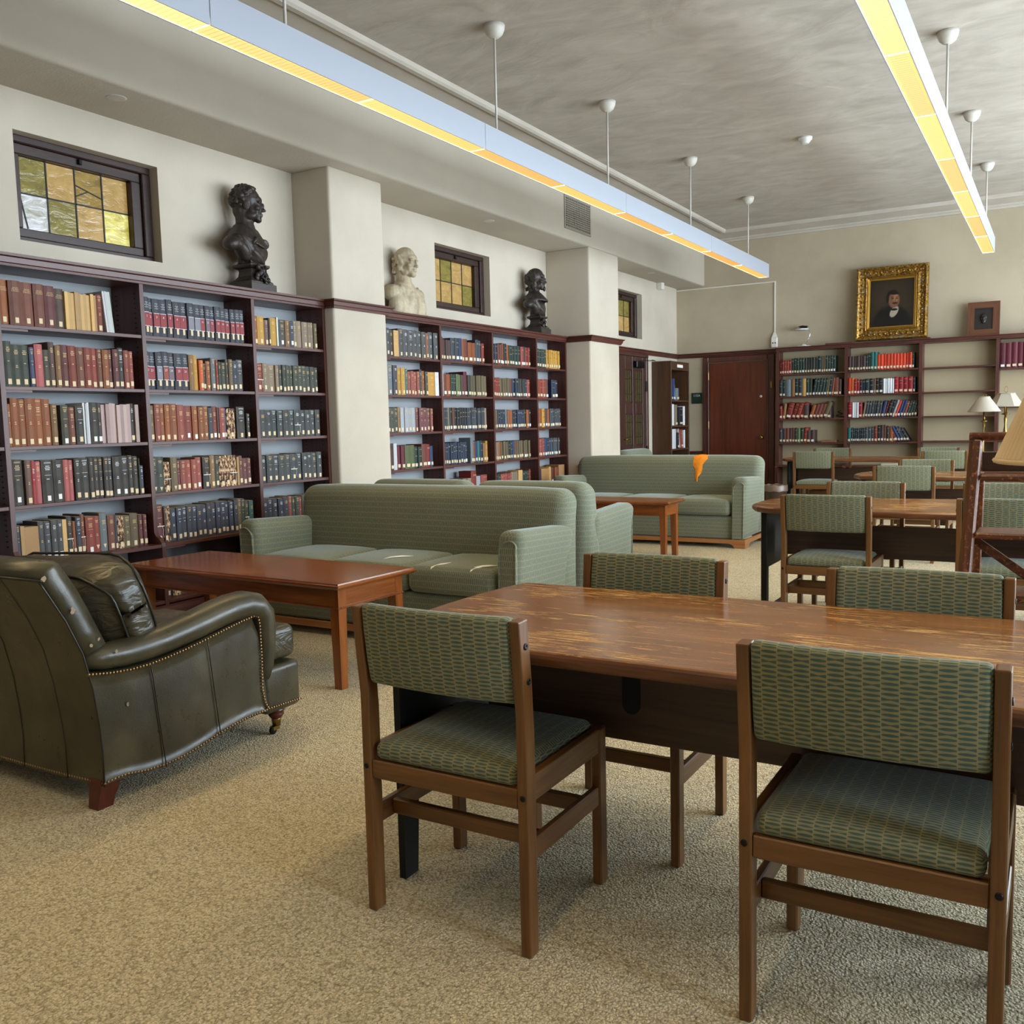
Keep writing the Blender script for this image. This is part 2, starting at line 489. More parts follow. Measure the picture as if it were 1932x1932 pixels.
def mk_table():
    t = NT('worn_table_top'); uv = t.uv(True)
    n1 = t.noise(t.scale(uv, (3, 60, 1)), 1.0, 5, .6, .5); n2 = t.noise(t.scale(uv, (1.2, 9, 1)), 1.0, 3, .5, .8)
    base = t.ramp(t.math('ADD', t.math('MULTIPLY', n1, .5), t.math('MULTIPLY', n2, .5)), [(.34, srgb('5c3819')), (.66, srgb('946236'))])
    s1 = t.noise(t.scale(uv, (6, 120, 1)), 1.0, 5, .66, .4)
    area = t.noise(t.scale(uv, (2.2, 4.5, 1)), 1.0, 3, .55)
    m = t.math('MINIMUM', t.math('MULTIPLY', t.math('SUBTRACT', area, .46, clamp=True), 1.1), .13)
    wear = t.n('ShaderNodeMapRange'); t.l(t.math('ADD', s1, m), wear.inputs[0]); wear.inputs[1].default_value = .665; wear.inputs[2].default_value = .71
    w = wear.outputs[0]
    c = t.mix(w, base, srgb('c29a55'))
    t.set(color=c, rough=t.math('ADD', t.math('MULTIPLY', w, .35), t.math('ADD', .13, t.math('MULTIPLY', n1, .12))), spec=.5)
    t.bump(t.math('SUBTRACT', t.math('MULTIPLY', n1, .4), w), .12, .002)
    return t.m
M['table_top'] = mk_table()
def mk_ladder():
    t = NT('worn_ladder_wood'); o = t.obj(); n = t.noise(t.uv(True), 45, 5, .65)
    f = t.noise(t.scale(t.uv(True), (3, 40, 1)), 1, 4)
    c = t.mix(t.ramp(n, [(.54, 0.0), (.66, .8)]), t.ramp(f, [(.35, srgb('42200f')), (.65, srgb('6b371e'))]), srgb('ad7243'))
    t.set(color=c, rough=.4); return t.m
M['ladder_wood'] = mk_ladder()

def mk_carpet():
    t = NT('loop_carpet'); o = t.obj()
    warp = t.n('ShaderNodeVectorMath', operation='ADD')
    nv = t.n('ShaderNodeTexNoise'); nv.inputs['Scale'].default_value = 60; t.l(o, nv.inputs['Vector'])
    sc = t.n('ShaderNodeVectorMath', operation='SCALE'); t.l(nv.outputs['Color'], sc.inputs[0]); sc.inputs['Scale'].default_value = .012
    t.l(o, warp.inputs[0]); t.l(sc.outputs[0], warp.inputs[1]); w = warp.outputs[0]
    d = t.voro(w, 135); cell = t.n('ShaderNodeTexVoronoi'); cell.inputs['Scale'].default_value = 135; t.l(w, cell.inputs['Vector'])
    rnd = t.sep(cell.outputs['Color'])[0]
    c = t.ramp(rnd, [(.0, srgb('ada388')), (.5, srgb('c0b69c')), (.8, srgb('cdc4ac'))])
    fl = t.noise(o, 150, 3, .7)
    c = t.mix(t.ramp(fl, [(.57, 0.0), (.65, .7)]), c, srgb('4e4632'))
    c = t.mix(t.ramp(d, [(.45, 0.0), (.85, .55)]), c, srgb('5a5038'))
    st = t.noise(o, 1.1, 4, .6); c = t.mix(.3, c, t.mix(st, (.38, .37, .35), (.62, .62, .6)), 'OVERLAY')
    t.set(color=c, rough=.95, spec=.1); t.bump(t.math('SUBTRACT', 1.0, d), .7, .006)
    return t.m
M['carpet'] = mk_carpet()
def mk_plaster(name, a, b, sc=1.5, bs=.12, detail=5):
    t = NT(name); o = t.obj(); n = t.noise(o, sc, detail, .55)
    t.set(color=t.ramp(n, [(.35, srgb(a)), (.65, srgb(b))]), rough=.85, spec=.2)
    t.bump(t.math('ADD', t.math('MULTIPLY', t.noise(o, 7, 4), .7), t.math('MULTIPLY', t.noise(o, 60, 3), .3)), bs, .02)
    return t.m
M['wall'] = mk_plaster('cream_plaster', 'b9af9f', 'c4baaa')
M['wall_back'] = mk_plaster('warm_plaster', 'aa9d86', 'b4a790')
M['beam'] = mk_plaster('beam_plaster', 'b0a899', 'bab2a3', .9, .2)
def mk_ceiling():
    t = NT('trowelled_ceiling'); o = t.obj()
    s = t.noise(t.scale(o, (1.2, 1.9, 1)), 1.1, 5, .55, 1.5); s2 = t.noise(t.scale(o, (2, 3.2, 1)), 1.6, 4, .55, 1.0)
    f = t.math('ADD', t.math('MULTIPLY', s, .6), t.math('MULTIPLY', s2, .4))
    t.set(color=t.ramp(f, [(.36, srgb('a49c91')), (.66, srgb('bdb5aa'))]), rough=.6, spec=.3)
    t.bump(f, .35, .05); return t.m
M['ceiling'] = mk_ceiling()
M['cornice'] = mk_plaster('cornice_plaster', 'b0a89c', 'bab2a6', 2, .05)
M['case_back'] = plain('case_back_paint', '94979a', .8)
M['case_back_warm'] = plain('case_back_cream', 'aa9a7c', .8)

def mk_diffuser(name, col, strength):
    t = NT(name); x = t.sep(t.obj())
    fr = t.math('FRACT', t.math('DIVIDE', x[1], .034)); bar = t.math('LESS_THAN', fr, .16)
    fb = t.math('SUBTRACT', 1.0, t.math('MULTIPLY', bar, .35))
    # louvred strip light: throws most of its light straight down, little sideways
    lw = t.n('ShaderNodeLayerWeight'); lw.inputs['Blend'].default_value = .5
    cosv = t.math('SUBTRACT', 1.0, lw.outputs['Facing']); beam = t.math('MULTIPLY', t.math('POWER', cosv, 4.0), 36.0)
    edge = t.math('ABSOLUTE', x[0]); e2 = t.ramp(t.math('MULTIPLY', edge, 14.0), [(.55, .9), (.95, 1.5)])
    t.set(color=(.42, .33, .2), rough=.6, spec=.2, emis=t.mix(t.math('DIVIDE', beam, t.math('ADD', beam, 1.0)), srgb(col), srgb('ffe0a4')), estr=t.math('MULTIPLY', t.math('MULTIPLY', fb, e2), t.math('MULTIPLY', t.math('ADD', beam, 1.0), strength))); return t.m
M['lens'] = [mk_diffuser('lens_warm', 'ffb84e', 1.15), mk_diffuser('lens_amber', 'ffa93f', 1.0), mk_diffuser('lens_pale', 'ffc964', 1.3)]

def mk_pane(name, a, b, strength, seed):
    t = NT(name); o = t.obj()
    n = t.noise(t.scale(o, (1, 3, 7)), 2.0 + seed*.13, 4, .6, 1.2)
    c = t.ramp(n, [(.3, srgb(a)), (.7, srgb(b))])
    t.set(color=t.mix(.5, c, (.1, .08, .03)), rough=.12, emis=c, estr=strength); t.bump(n, .3, .02); return t.m
M['pane'] = [mk_pane('amber_glass', '77602a', 'ae8d46', .30, 1), mk_pane('tan_glass', 'a58248', 'c8a468', .36, 2),
             mk_pane('olive_glass', '696030', '94883f', .30, 3), mk_pane('bright_glass', 'a8963a', 'eee68a', .6, 4), mk_pane('clear_glass', '8a8a78', 'd6dae2', .5, 5)]  # glow put into the glass for lamplight from the hallway behind
M['pane_dark'] = mk_pane('dark_leaded_glass', '1a1610', '3a2e1c', .03, 6)

def mk_sculpt(name, a, b, rough, sc, bs, spec=.4):
    t = NT(name); o = t.obj(); n = t.noise(o, sc, 5, .6)
    t.set(color=t.ramp(n, [(.35, srgb(a)), (.65, srgb(b))]), rough=rough, spec=spec); t.bump(t.noise(o, 45, 3), bs, .006); return t.m
M['bronze'] = mk_sculpt('dark_bronze', '241d1a', '3d342f', .45, 9, .3)
M['plaster_bust'] = mk_sculpt('aged_plaster', '9a8a70', 'c0b298', .6, 9, .2)
def mk_gold():
    t = NT('gilt_frame'); o = t.obj(); n = t.noise(o, 38, 5, .65); n2 = t.noise(o, 9, 4)
    c = t.ramp(n, [(.35, srgb('3d2a10')), (.5, srgb('8a6424')), (.7, srgb('d0a75a'))])
    c = t.mix(t.ramp(n2, [(.55, 0.0), (.72, .6)]), c, srgb('a39a86'))
    t.set(color=c, rough=.35, metal=.65); t.bump(n, .6, .008); return t.m
M['gold'] = mk_gold()
M['gold_plain'] = plain('gilt_slip', 'b98d3c', .3, .8, noise=.2, nscale=30)

def mk_portrait():
    """dark oil portrait of a seated man: soft ellipses of flesh, hair, coat and collar (flat paint on a flat canvas)"""
    t = NT('oil_portrait'); x = t.sep(t.uv())
    def ell(cx, cy, rx, ry, soft=.35, rot=0.0):
        a = t.math('DIVIDE', t.math('SUBTRACT', x[0], cx), rx); b = t.math('DIVIDE', t.math('SUBTRACT', x[1], cy), ry)
        if rot: a = t.math('ADD', a, t.math('MULTIPLY', b, rot))
        d = t.math('SQRT', t.math('ADD', t.math('MULTIPLY', a, a), t.math('MULTIPLY', b, b)))
        m = t.n('ShaderNodeMapRange'); m.interpolation_type = 'SMOOTHSTEP'; t.l(d, m.inputs[0])
        m.inputs[1].default_value = 1+soft/2; m.inputs[2].default_value = 1-soft/2
        return m.outputs[0]
    n = t.noise(t.uv(), 7, 4)
    c = t.mix(n, srgb('17130e'), srgb('2a2218'))
    c = t.mix(t.math('MULTIPLY', ell(-.02, .02, .26, .3, 1.2), .7), c, srgb('382c1e'))
    c = t.mix(ell(.0, -.36, .27, .34, .25), c, srgb('12100e'))
    c = t.mix(ell(.035, -.115, .05, .075, .3, -.5), c, srgb('9a8f80'))
    c = t.mix(ell(.035, -.085, .045, .016, .4), c, srgb('15110f'))
    c = t.mix(ell(.012, .085, .086, .105, .2), c, srgb('120d0b'))
    c = t.mix(ell(.03, .045, .072, .108, .35), c, srgb('6e4a36'))
    c = t.mix(t.math('MULTIPLY', ell(.05, .075, .035, .05, .9), .7), c, srgb('9a6d50'))
    c = t.mix(ell(.02, .142, .072, .022, .5, .4), c, srgb('140e0b'))
    c = t.mix(ell(-.058, .07, .02, .06, .5), c, srgb('18110d'))
    for ex in (.01, .067): c = t.mix(t.math('MULTIPLY', ell(ex, .068, .018, .009, .6), .85), c, srgb('1c120d'))
    for ex in (.01, .067): c = t.mix(t.math('MULTIPLY', ell(ex, .088, .022, .006, .6), .75), c, srgb('22140d'))
    c = t.mix(t.math('MULTIPLY', ell(.046, .045, .009, .026, .8), .5), c, srgb('4a2e20'))
    c = t.mix(ell(.042, .004, .036, .011, .5), c, srgb('2a180f'))
    c = t.mix(t.math('MULTIPLY', ell(.04, -.012, .018, .006, .6), .7), c, srgb('5a2c22'))
    t.set(color=c, rough=.35, spec=.4); return t.m
M['portrait'] = mk_portrait()

def mk_shade(name, hexc, tr):
    t = NT(name); tl = t.n('ShaderNodeBsdfTranslucent'); tl.inputs[0].default_value = (*srgb(hexc), 1); mx = t.n('ShaderNodeMixShader'); mx.inputs[0].default_value = tr
    t.set(color=srgb(hexc), rough=.8, spec=.2); t.l(t.b.outputs[0], mx.inputs[1]); t.l(tl.outputs[0], mx.inputs[2]); t.l(mx.outputs[0], t.out.inputs[0]); return t.m
M['pleat'] = mk_shade('pleated_shade', 'f4e8d0', .5)
M['shade_white'] = mk_shade('old_parchment', 'b5afa2', .3)

# ------------------------------------------------------------------ the room
RAIL = 2.305                       # top of the picture rail and of the bookcases
SOFF = 3.345                       # underside of the beam
XB = -4.84                         # room face of the beam
CEIL = 4.06
REC = [(-5.39, -2.6, 5.742), (-5.42, 6.42, 10.10), (-5.30, 10.95, Y_BACK)]
Y0 = -2.6
def plain_box(name, mat, b, parent=None, kind=None, grain=None, bev=0):
    m = MB(); m.box(*b, bev); return m.build(name, mat, parent, grain, kind)

plain_box('floor', M['carpet'], (-5.8, Y0-.2, -.1, WALL_R+.2, Y_BACK+.4, 0), kind='structure')
plain_box('ceiling', M['ceiling'], (-5.8, Y0-.2, CEIL, WALL_R+.2, Y_BACK+.4, CEIL+.12), kind='structure')
wl = struct('wall_left')
# recess walls with the little high windows cut out of them
WZ0, WZ1 = 2.458, 3.10
def recess(x, y0, y1, win):
    m = MB(); xb = x-.35
    if win:
        a, b = win
        m.box(xb, y0, 0, x, y1, WZ0); m.box(xb, y0, WZ1, x, y1, SOFF+.3)
        m.box(xb, y0, WZ0, x, a, WZ1); m.box(xb, b, WZ0, x, y1, WZ1)
    else: m.box(xb, y0, 0, x, y1, SOFF+.3)
    m.build('recess_wall', M['wall'], wl)
WINS = [(3.41, 4.435), (7.765, 8.80), (11.785, 12.81)]
recess(REC[0][0], Y0, 5.80, WINS[0])
recess(REC[1][0], 6.36, 10.15, WINS[1])
recess(REC[2][0], 10.9, Y_BACK+.1, WINS[2])
# piers (soft plaster corners) and the beam over them
m = MB(); m.rbox((-5.36, (5.742+6.415)/2, SOFF/2), (.72, 6.415-5.742, SOFF), .025, 2); m.build('pillar', M['wall'], wl)
m = MB(); m.rbox((-5.28, (10.10+10.95)/2, SOFF/2), (.88, .85, SOFF), .025, 2); m.build('pillar', M['wall'], wl)
m = MB(); m.rbox((-5.32, (Y0+Y_BACK)/2, (SOFF+CEIL)/2), (.96, Y_BACK-Y0+.04, CEIL-SOFF+.02), .03, 2); m.build('beam', M['beam'], wl)
# back wall
wb = struct('wall_back')
plain_box('wall_panel', M['wall_back'], (-5.7, Y_BACK, 0, WALL_R+.2, Y_BACK+.25, CEIL), wb)
plain_box('wall_front', M['wall'], (-5.7, Y0-.2, 0, WALL_R+.2, Y0, CEIL), kind='structure')
wr = struct('wall_right')
m = MB(); ys = [Y0]+[q for w in WINS_R for q in w]+[Y_BACK+.1]
for k in range(0, len(ys), 2): m.box(WALL_R, ys[k], 0, WALL_R+.25, ys[k+1], CEIL)
for a, b in WINS_R:
    m.box(WALL_R, a, 0, WALL_R+.25, b, WIN_Z[0]); m.box(WALL_R, a, WIN_Z[1], WALL_R+.25, b, CEIL)
m.build('wall_panel', M['wall'], wr)
for k, (a, b) in enumerate(WINS_R):
    w = struct('window_%d' % (k+4))
    m = MB(); z0, z1 = WIN_Z; x0, x1 = WALL_R+.15, WALL_R+.20
    m.box(x0, a, z0, x1, b, z0+.07); m.box(x0, a, z1-.07, x1, b, z1); m.box(x0, a, z0, x1, a+.07, z1); m.box(x0, b-.07, z0, x1, b, z1)
    m.build('window_frame', M['window_wood'], w)
    for q in (1, 2, 3):
        y = a+(b-a)*q/4; plain_box('mullion', M['window_wood'], (x0, y-.02, z0+.07, x1, y+.02, z1-.07), w)
    plain_box('transom', M['window_wood'], (x0-.005, a+.07, z0+1.5, x1+.005, b-.07, z0+1.54), w)
# crown moulding where the ceiling meets beam and back wall
prof = [(0, -.10), (.045, -.10), (.06, -.075), (.085, -.072), (.10, -.05), (.40, -.022), (.425, -.045), (.47, -.045), (.49, -.03), (.50, 0), (0, 0)]
c = struct('trim_1')
m = MB(); x = XB; yb = Y_BACK
rings = [[(x+o, Y0, CEIL+z) for o, z in prof], [(x+o, yb-o, CEIL+z) for o, z in prof], [(WALL_R-o, yb-o, CEIL+z) for o, z in prof]]
m.loft(rings, True, smooth=False); m.build('crown_moulding', M['cornice'], c)
m = MB(); m.loft([[(WALL_R-o, yb-o, CEIL+z) for o, z in prof], [(WALL_R-o, Y0, CEIL+z) for o, z in prof]], True, smooth=False)
m.build('crown_moulding', M['cornice'], c)
# picture rail on piers, recess three and the back wall
def rail_prof(o, z):
    return [(0, z-.068), (.018, z-.068), (.022, z-.05), (.032, z-.045), (.036, z-.018), (.052, z-.012), (.055, z), (0, z)]
def rail(name, path, mat=M['rail_wood'], z=RAIL):
    """path: list of (x, y, nx, ny) wall points with outward direction for the moulding"""
    m = MB(); pr = rail_prof(0, z)
    m.loft([[(x+nx*o, y+ny*o, zz) for o, zz in pr] for (x, y, nx, ny) in path], True, smooth=False)
    return m.build(name, mat, None, None, 'structure')
rail('trim_2', [(-5.06, 5.742, 0, -1), (-5.00, 5.742, 1, -1), (-5.00, 6.415, 1, 1), (-5.12, 6.415, 0, 1)])
rail('trim_3', [(-5.13, 10.10, 0, -1), (-4.84, 10.10, 1, -1), (-4.84, 10.95, 1, 1), (-5.30, 10.95, 0, 1)])
rail('trim_4', [(-5.30, 10.96, 1, 0), (-5.30, Y_BACK, 1, -1), (-3.70, Y_BACK, 0, -1)])
# low chair rail and baseboards
def band(name, z0, z1, path, t=.025):
    m = MB(); pr = [(0, z0), (t, z0), (t, z1-.02), (t*.6, z1), (0, z1)]
    m.loft([[(x+nx*o, y+ny*o, zz) for o, zz in pr] for (x, y, nx, ny) in path], True, smooth=False)
    return m.build(name, M['rail_wood'], None, None, 'structure')
band('trim_5', .655, .77, [(-5.02, 10.10, 0, -1), (-4.84, 10.10, 1, -1), (-4.84, 10.95, 1, 1), (-5.30, 10.95, 0, 1)])
band('trim_6', .655, .77, [(-5.30, 13.0, 1, 0), (-5.30, Y_BACK, 1, -1), (-4.88, Y_BACK, 0, -1)])
band('baseboard_left', 0, .15, [(-5.0, 5.742, 1, 0), (-5.0, 6.415, 1, 0)])
band('baseboard_back', 0, .15, [(-5.30, Y_BACK, 0, -1), (-4.88, Y_BACK, 0, -1)])

# high leaded windows
def leaded_window(n, x, win, cols, rows=2, flip=False, extra=()):
    a, b = win; w = struct('window_%d' % n)
    y0, y1, z0, z1 = a, b, WZ0, WZ1; X1 = x-.075; X0 = X1-.10
    m = MB()
    for bx in ((X0, y0, z0, X1, y1, z0+.04), (X0, y0, z1-.045, X1, y1, z1), (X0, y0, z0+.04, X1, y0+.035, z1-.045), (X0, y1-.07, z0+.04, X1, y1, z1-.045)):
        m.box(*bx, .006)
    m.build('window_frame', M['window_wood'], w)
    xs0, xs1 = X0+.015, X1-.022
    ya, yb2, za, zb = y0+.035, y1-.07, z0+.04, z1-.045
    ga, gb, gz0, gz1 = y0+.09, y1-.145, z0+.094, z1-.107
    m = MB()
    for bx in ((xs0, ya, za, xs1, yb2, gz0), (xs0, ya, gz1, xs1, yb2, zb), (xs0, ya, gz0, xs1, ga, gz1), (xs0, gb, gz0, xs1, yb2, gz1)):
        m.box(*bx, .005)
    m.build('sash', M['window_wood'], w)
    order = extra
    for r in range(rows):
        for q in range(cols):
            pa = ga+(gb-ga)*q/cols; pb = ga+(gb-ga)*(q+1)/cols; pz0 = gz0+(gz1-gz0)*r/rows; pz1 = gz0+(gz1-gz0)*(r+1)/rows
            m = MB(); m.box(xs0+.012, pa+.003, pz0+.003, xs0+.017, pb-.003, pz1-.003)
            m.build('glass_pane', M['pane'][order[(rows-1-r)*cols+q]], w)
    def came(p, q, wd=.009):
        m = MB(); m.bar((xs0+.0145, *p), (xs0+.0145, *q), .016, wd); m.build('lead_came', M['lead'], w)
    for q in range(1, cols): y = ga+(gb-ga)*q/cols; came((y, gz0), (y, gz1))
    for r in range(1, rows): z = gz0+(gz1-gz0)*r/rows; came((ga, z), (gb, z))
    m = MB(); m.box(xs1, (ya+yb2)/2-.012, zb-.042, xs1+.02, (ya+yb2)/2+.012, zb-.006, .004); m.build('window_catch', M['black_metal'], w)
    return ga, gb, gz0, gz1, came
ga, gb, g0, g1, came = leaded_window(1, REC[0][0], WINS[0], 4, extra=(2, 1, 0, 1, 4, 2, 1, 3))
cw = (gb-ga)/4; ch = (g1-g0)/2; zt = g0+ch
came((ga+.012, zt), (ga+.055, g0+.01), .008); came((ga+2*cw, zt+ch*.55), (ga+3*cw, zt+ch*.3), .007); came((ga+2*cw, zt+ch*.22), (ga+2.45*cw, zt+ch*.42), .007)
leaded_window(2, REC[1][0], WINS[1], 4, extra=(1, 2, 1, 1, 1, 1, 1, 2))
leaded_window(3, REC[2][0], WINS[2], 4, extra=(2, 2, 2, 2, 1, 1, 1, 1))
for k, (x, w) in enumerate(((REC[0][0], WINS[0]), (REC[1][0], WINS[1]), (REC[2][0], WINS[2]))):
    plain_box('window_backing', M['wall'], (x-.33, w[0]-.02, WZ0-.02, x-.29, w[1]+.02, WZ1+.02), wl)

# left door (panelled, leaded lights) in recess three
d1 = struct('door_1'); X = -5.30
m = MB()
for bx in ((X, 11.86, 0, X+.045, 11.98, 2.19), (X, 12.86, 0, X+.045, 12.93, 2.19), (X, 11.86, 2.19, X+.05, 12.93, 2.235)): m.box(*bx, .008)
m.build('door_casing', M['panel_door_wood'], d1, 'z')
m = MB(); m.box(X+.002, 11.98, .01, X+.018, 12.86, 2.19)
ys = [11.98, 12.10, 12.36, 12.47, 12.73, 12.86]; zs = [.01, .22, .78, .92, 1.38, 1.53, 2.0, 2.19]
for a, b in ((ys[0], ys[1]), (ys[2], ys[3]), (ys[4], ys[5])): m.box(X+.018, a, .01, X+.035, b, 2.19, .004)
for a, b in ((zs[0], zs[1]), (zs[2], zs[3]), (zs[4], zs[5]), (zs[6], zs[7])):
    for q in (1, 3): m.box(X+.018, ys[q], a, X+.034, ys[q+1], b, .003)
m.build('door_leaf', M['panel_door_wood'], d1, 'z')
for q in (1, 3):
    m = MB(); m.box(X+.018, ys[q]+.03, .26, X+.028, ys[q+1]-.03, .74, .008); m.build('door_panel', M['panel_door_wood'], d1, 'z')
    for a, b in ((.92, 1.38), (1.53, 2.0)):
        m = MB(); m.box(X+.018, ys[q]+.02, a+.02, X+.022, ys[q+1]-.02, b-.02); g = m.build('leaded_pane', M['pane_dark'], d1)
        m = MB()
        for t in (1, 2): y = ys[q]+.02+(ys[q+1]-ys[q]-.04)*t/3; m.box(X+.022, y-.003, a+.02, X+.026, y+.003, b-.02)
        for t in (1, 3): z = a+.02+(b-a-.04)*t/4; m.box(X+.022, ys[q]+.02, z-.003, X+.0262, ys[q+1]-.02, z+.003)
        m.build('lead_lattice', M['lead'], d1)
m = MB(); m.box(X+.035, 12.38, 2.03, X+.10, 12.66, 2.125, .01); m.build('door_closer', M['black_metal'], d1)
m = MB(); m.bar((X+.08, 12.5, 2.13), (X+.16, 12.80, 2.145), .02, .008); m.bar((X+.16, 12.80, 2.15), (X+.05, 13.18, 2.16), .02, .008); m.build('closer_arm', M['black_metal'], d1)
for z in (.75, 1.70):
    m = MB(); m.box(X+.03, 12.835, z, X+.055, 12.875, z+.15, .004); m.build('hinge', M['black_metal'], d1)
m = MB(); m.tube([(X+.03, 12.03, 1.02), (X+.075, 12.03, 1.02), (X+.08, 12.06, 1.02), (X+.08, 12.14, 1.02)], .009); m.build('door_handle', M['brass'], d1)

# plain veneered door with frame in the back wall
d2 = struct('door_2'); Y = Y_BACK
m = MB()
for bx in ((-4.86, Y-.045, 0, -4.765, Y, 2.235), (-3.845, Y-.045, 0, -3.735, Y, 2.235), (-4.765, Y-.045, 2.145, -3.845, Y, 2.235)): m.box(*bx, .012)
for bx in ((-4.785, Y-.058, 0, -4.76, Y-.045, 2.16), (-3.85, Y-.058, 0, -3.825, Y-.045, 2.16), (-4.76, Y-.058, 2.14, -3.85, Y-.045, 2.165)): m.box(*bx, .004)
m.build('door_frame', M['rail_wood'], d2, 'z')
m = MB(); m.box(-4.758, Y-.030, .01, -3.852, Y-.004, 2.135, .003); m.build('door_leaf', M['door_wood'], d2, 'z')
m = MB(); m.lathe([(.028, 0), (.03, .004), (.014, .008), (.011, .03), (.026, .038), (.03, .05), (.024, .06), (.008, .064)], 16)
m.xf(0, lambda p: Vector((p.x, -p.z, p.y))); m.build('door_knob', M['brass'], d2, loc=(-3.93, Y-.03, .975))
m = MB(); m.lathe([(.02, 0), (.02, .006), (.004, .008)], 16); m.xf(0, lambda p: Vector((p.x, -p.z, p.y))); m.build('white_disc', M['white_paint'], d2, loc=(-3.945, Y-.03, 1.60))
for z in (1.12, 1.88):
    m = MB(); m.box(-4.775, Y-.064, z, -4.757, Y-.03, z+.12, .003); m.build('hinge', M['bronze_nail'], d2)
m = MB(); m.box(-3.80, Y-.06, 1.72, -3.765, Y-.045, 1.82, .004); m.build('strike_plate', M['brass'], d2)

# ------------------------------------------------------------------ hanging lights
def luminaire(x, y1, side_label, rods):
    t = thing('hanging_light', side_label, 'light', (x, y1, 3.15), 0, 'long suspended strip lights')
    w, h = .135, .172; seg = 2.385; joints = [y1]
    k = 0; ends = []
    y = y1-.02
    # lens panels every 1.19 m, housings every two panels
    first = {'L': 12.68-11.46, 'R': 12.50-11.41}
    lens_edges = [y1-.012, y1-.012-1.18]
    while lens_edges[-1] > -1.4: lens_edges.append(lens_edges[-1]-1.19)
    for k in range(len(lens_edges)-1):
        a, b = lens_edges[k+1]+.006, lens_edges[k]-.006
        m = MB(); m.box(-w/2+.008, a-y1, .004, w/2-.008, b-y1, .010); m.build('diffuser_panel', M['lens'][(k*7+k//2) % 3], t)
    y = y1
    hs = [y1]
    for e in lens_edges[2::2]: hs.append(e)
    for k in range(len(hs)-1):
        a, b = hs[k+1]-y1+.002, hs[k]-y1-.002
        m = MB(); m.box(-w/2, a, 0, -w/2+.007, b, h, .001); m.box(w/2-.007, a, 0, w/2, b, h, .001); m.box(-w/2+.007, a, .03, w/2-.007, b, .036)
        m.box(-w/2+.007, a, h-.006, w/2-.007, b, h)
        if k == 0: m.box(-w/2, b, 0, w/2, b+.002, h)
        m.build('housing', M['lamp_housing'], t)
    for ry in rods:
        m = MB(); m.tube([(0, ry-y1, h), (0, ry-y1, CEIL-3.15-.02)], .0085, 8); m.tube([(0, ry-y1, h-.002), (0, ry-y1, h+.02)], .014, 8); r = m.build('suspension_rod', M['canopy'], t)
        m = MB(); m.lathe([(.012, -.088), (.035, -.082), (.058, -.062), (.072, -.03), (.076, 0)], 18, (0, ry-y1, CEIL-3.15)); m.build('canopy', M['canopy'], r)
    return t
luminaire(-3.483, 12.68, 'long strip light over the sofas, nearer the bookcase wall', [3.72, 5.80, 7.68, 9.80, 11.94])
luminaire(-.785, 12.50, 'strip light at the upper right, over the reading tables', [5.55, 7.74, 9.88, 11.98])

def ring_disc(name, label, cat, prof, mat, loc, n=22):
    m = MB(); m.lathe(prof, n); o = m.build(name, mat, loc=loc); return tag(o, label, cat)
ring_disc('smoke_detector', 'round white smoke detector on the ceiling between the two strip lights', 'detector',
          [(.028, -.062), (.036, -.06), (.045, -.048), (.05, -.045), (.05, -.03), (.066, -.026), (.07, 0)], M['white_paint'], (-2.275, 9.77, CEIL))
for k, (x, y, lab) in enumerate(((-5.036, 3.87, 'flat round cover plate in the soffit above the first high window'), (-5.048, 8.20, 'flat round cover plate in the soffit above the middle high window'),
                                 (-5.0, 12.43, 'flat round cover plate in the soffit near the far corner'))):
    o = ring_disc('ceiling_cover', lab, 'cover', [(.05, -.014), (.062, -.012), (.066, 0)], M['canopy'], (x, y, SOFF+.001)); o['group'] = 'round soffit covers'

# air grille in the beam face
t = thing('air_vent', 'square metal grille set high in the beam face', 'vent', (XB, 9.81, 3.45))
m = MB(); w, h = .67, .375
for b in ((0, -w/2, 0, .012, w/2, .03), (0, -w/2, h-.03, .012, w/2, h), (0, -w/2, .03, .012, -w/2+.03, h-.03), (0, w/2-.03, .03, .012, w/2, h-.03)): m.box(*b, .002)
m.build('vent_frame', M['vent_paint'], t)
m = MB(); m.box(.001, -w/2+.03, .03, .003, w/2-.03, h-.03); m.build('vent_recess', M['vent_dark'], t)
m = MB()
for k in range(1, 17): y = -w/2+.03+(w-.06)*k/17; m.box(.004, y-.008, .03, .010, y+.008, h-.03)
for k in range(1, 13): z = .03+(h-.06)*k/13; m.box(.004, -w/2+.03, z-.005, .0105, w/2-.03, z+.005)
m.build('vent_bars', M['vent_paint'], t, kind='stuff')

# surface conduit with outlet, junction box
t = thing('wall_conduit', 'thin cream surface conduit running down the back wall to an outlet', 'conduit', (-3.745, Y_BACK, 2.35))
m = MB(); m.box(-1.56, -.016, .945, .012, 0, .961); m.box(-.008, -.016, .17, .012, 0, .945); m.build('conduit', M['white_plastic'], t)
m = MB(); m.box(-.05, -.05, -.03, .05, -.012, .13, .012); m.prism([(-.04, .13), (.04, .13), (.012, .20), (-.012, .20)], 'y', -.03, -.005); o = m.build('outlet_box', M['white_plastic'], t)
m = MB()
for sx in (-.018, .018):
    m.box(sx-.008, -.052, .03, sx+.008, -.0495, .052)
m.build('socket', M['vent_dark'], t)
m = MB(); m.box(0, -.05, 0, .09, .05, .11, .01); tag(m.build('junction_box', M['white_plastic'], loc=(-5.30, 13.44, 3.235)), 'small white junction box high beside the far corner', 'box')
m = MB(); m.box(-4.885-.17, Y_BACK-.012, 1.52, -4.885, Y_BACK-.002, 1.69, .002); sg = m.build('room_sign', M['sign_green']); tag(sg, 'small dark green room number sign beside the veneered door', 'sign')

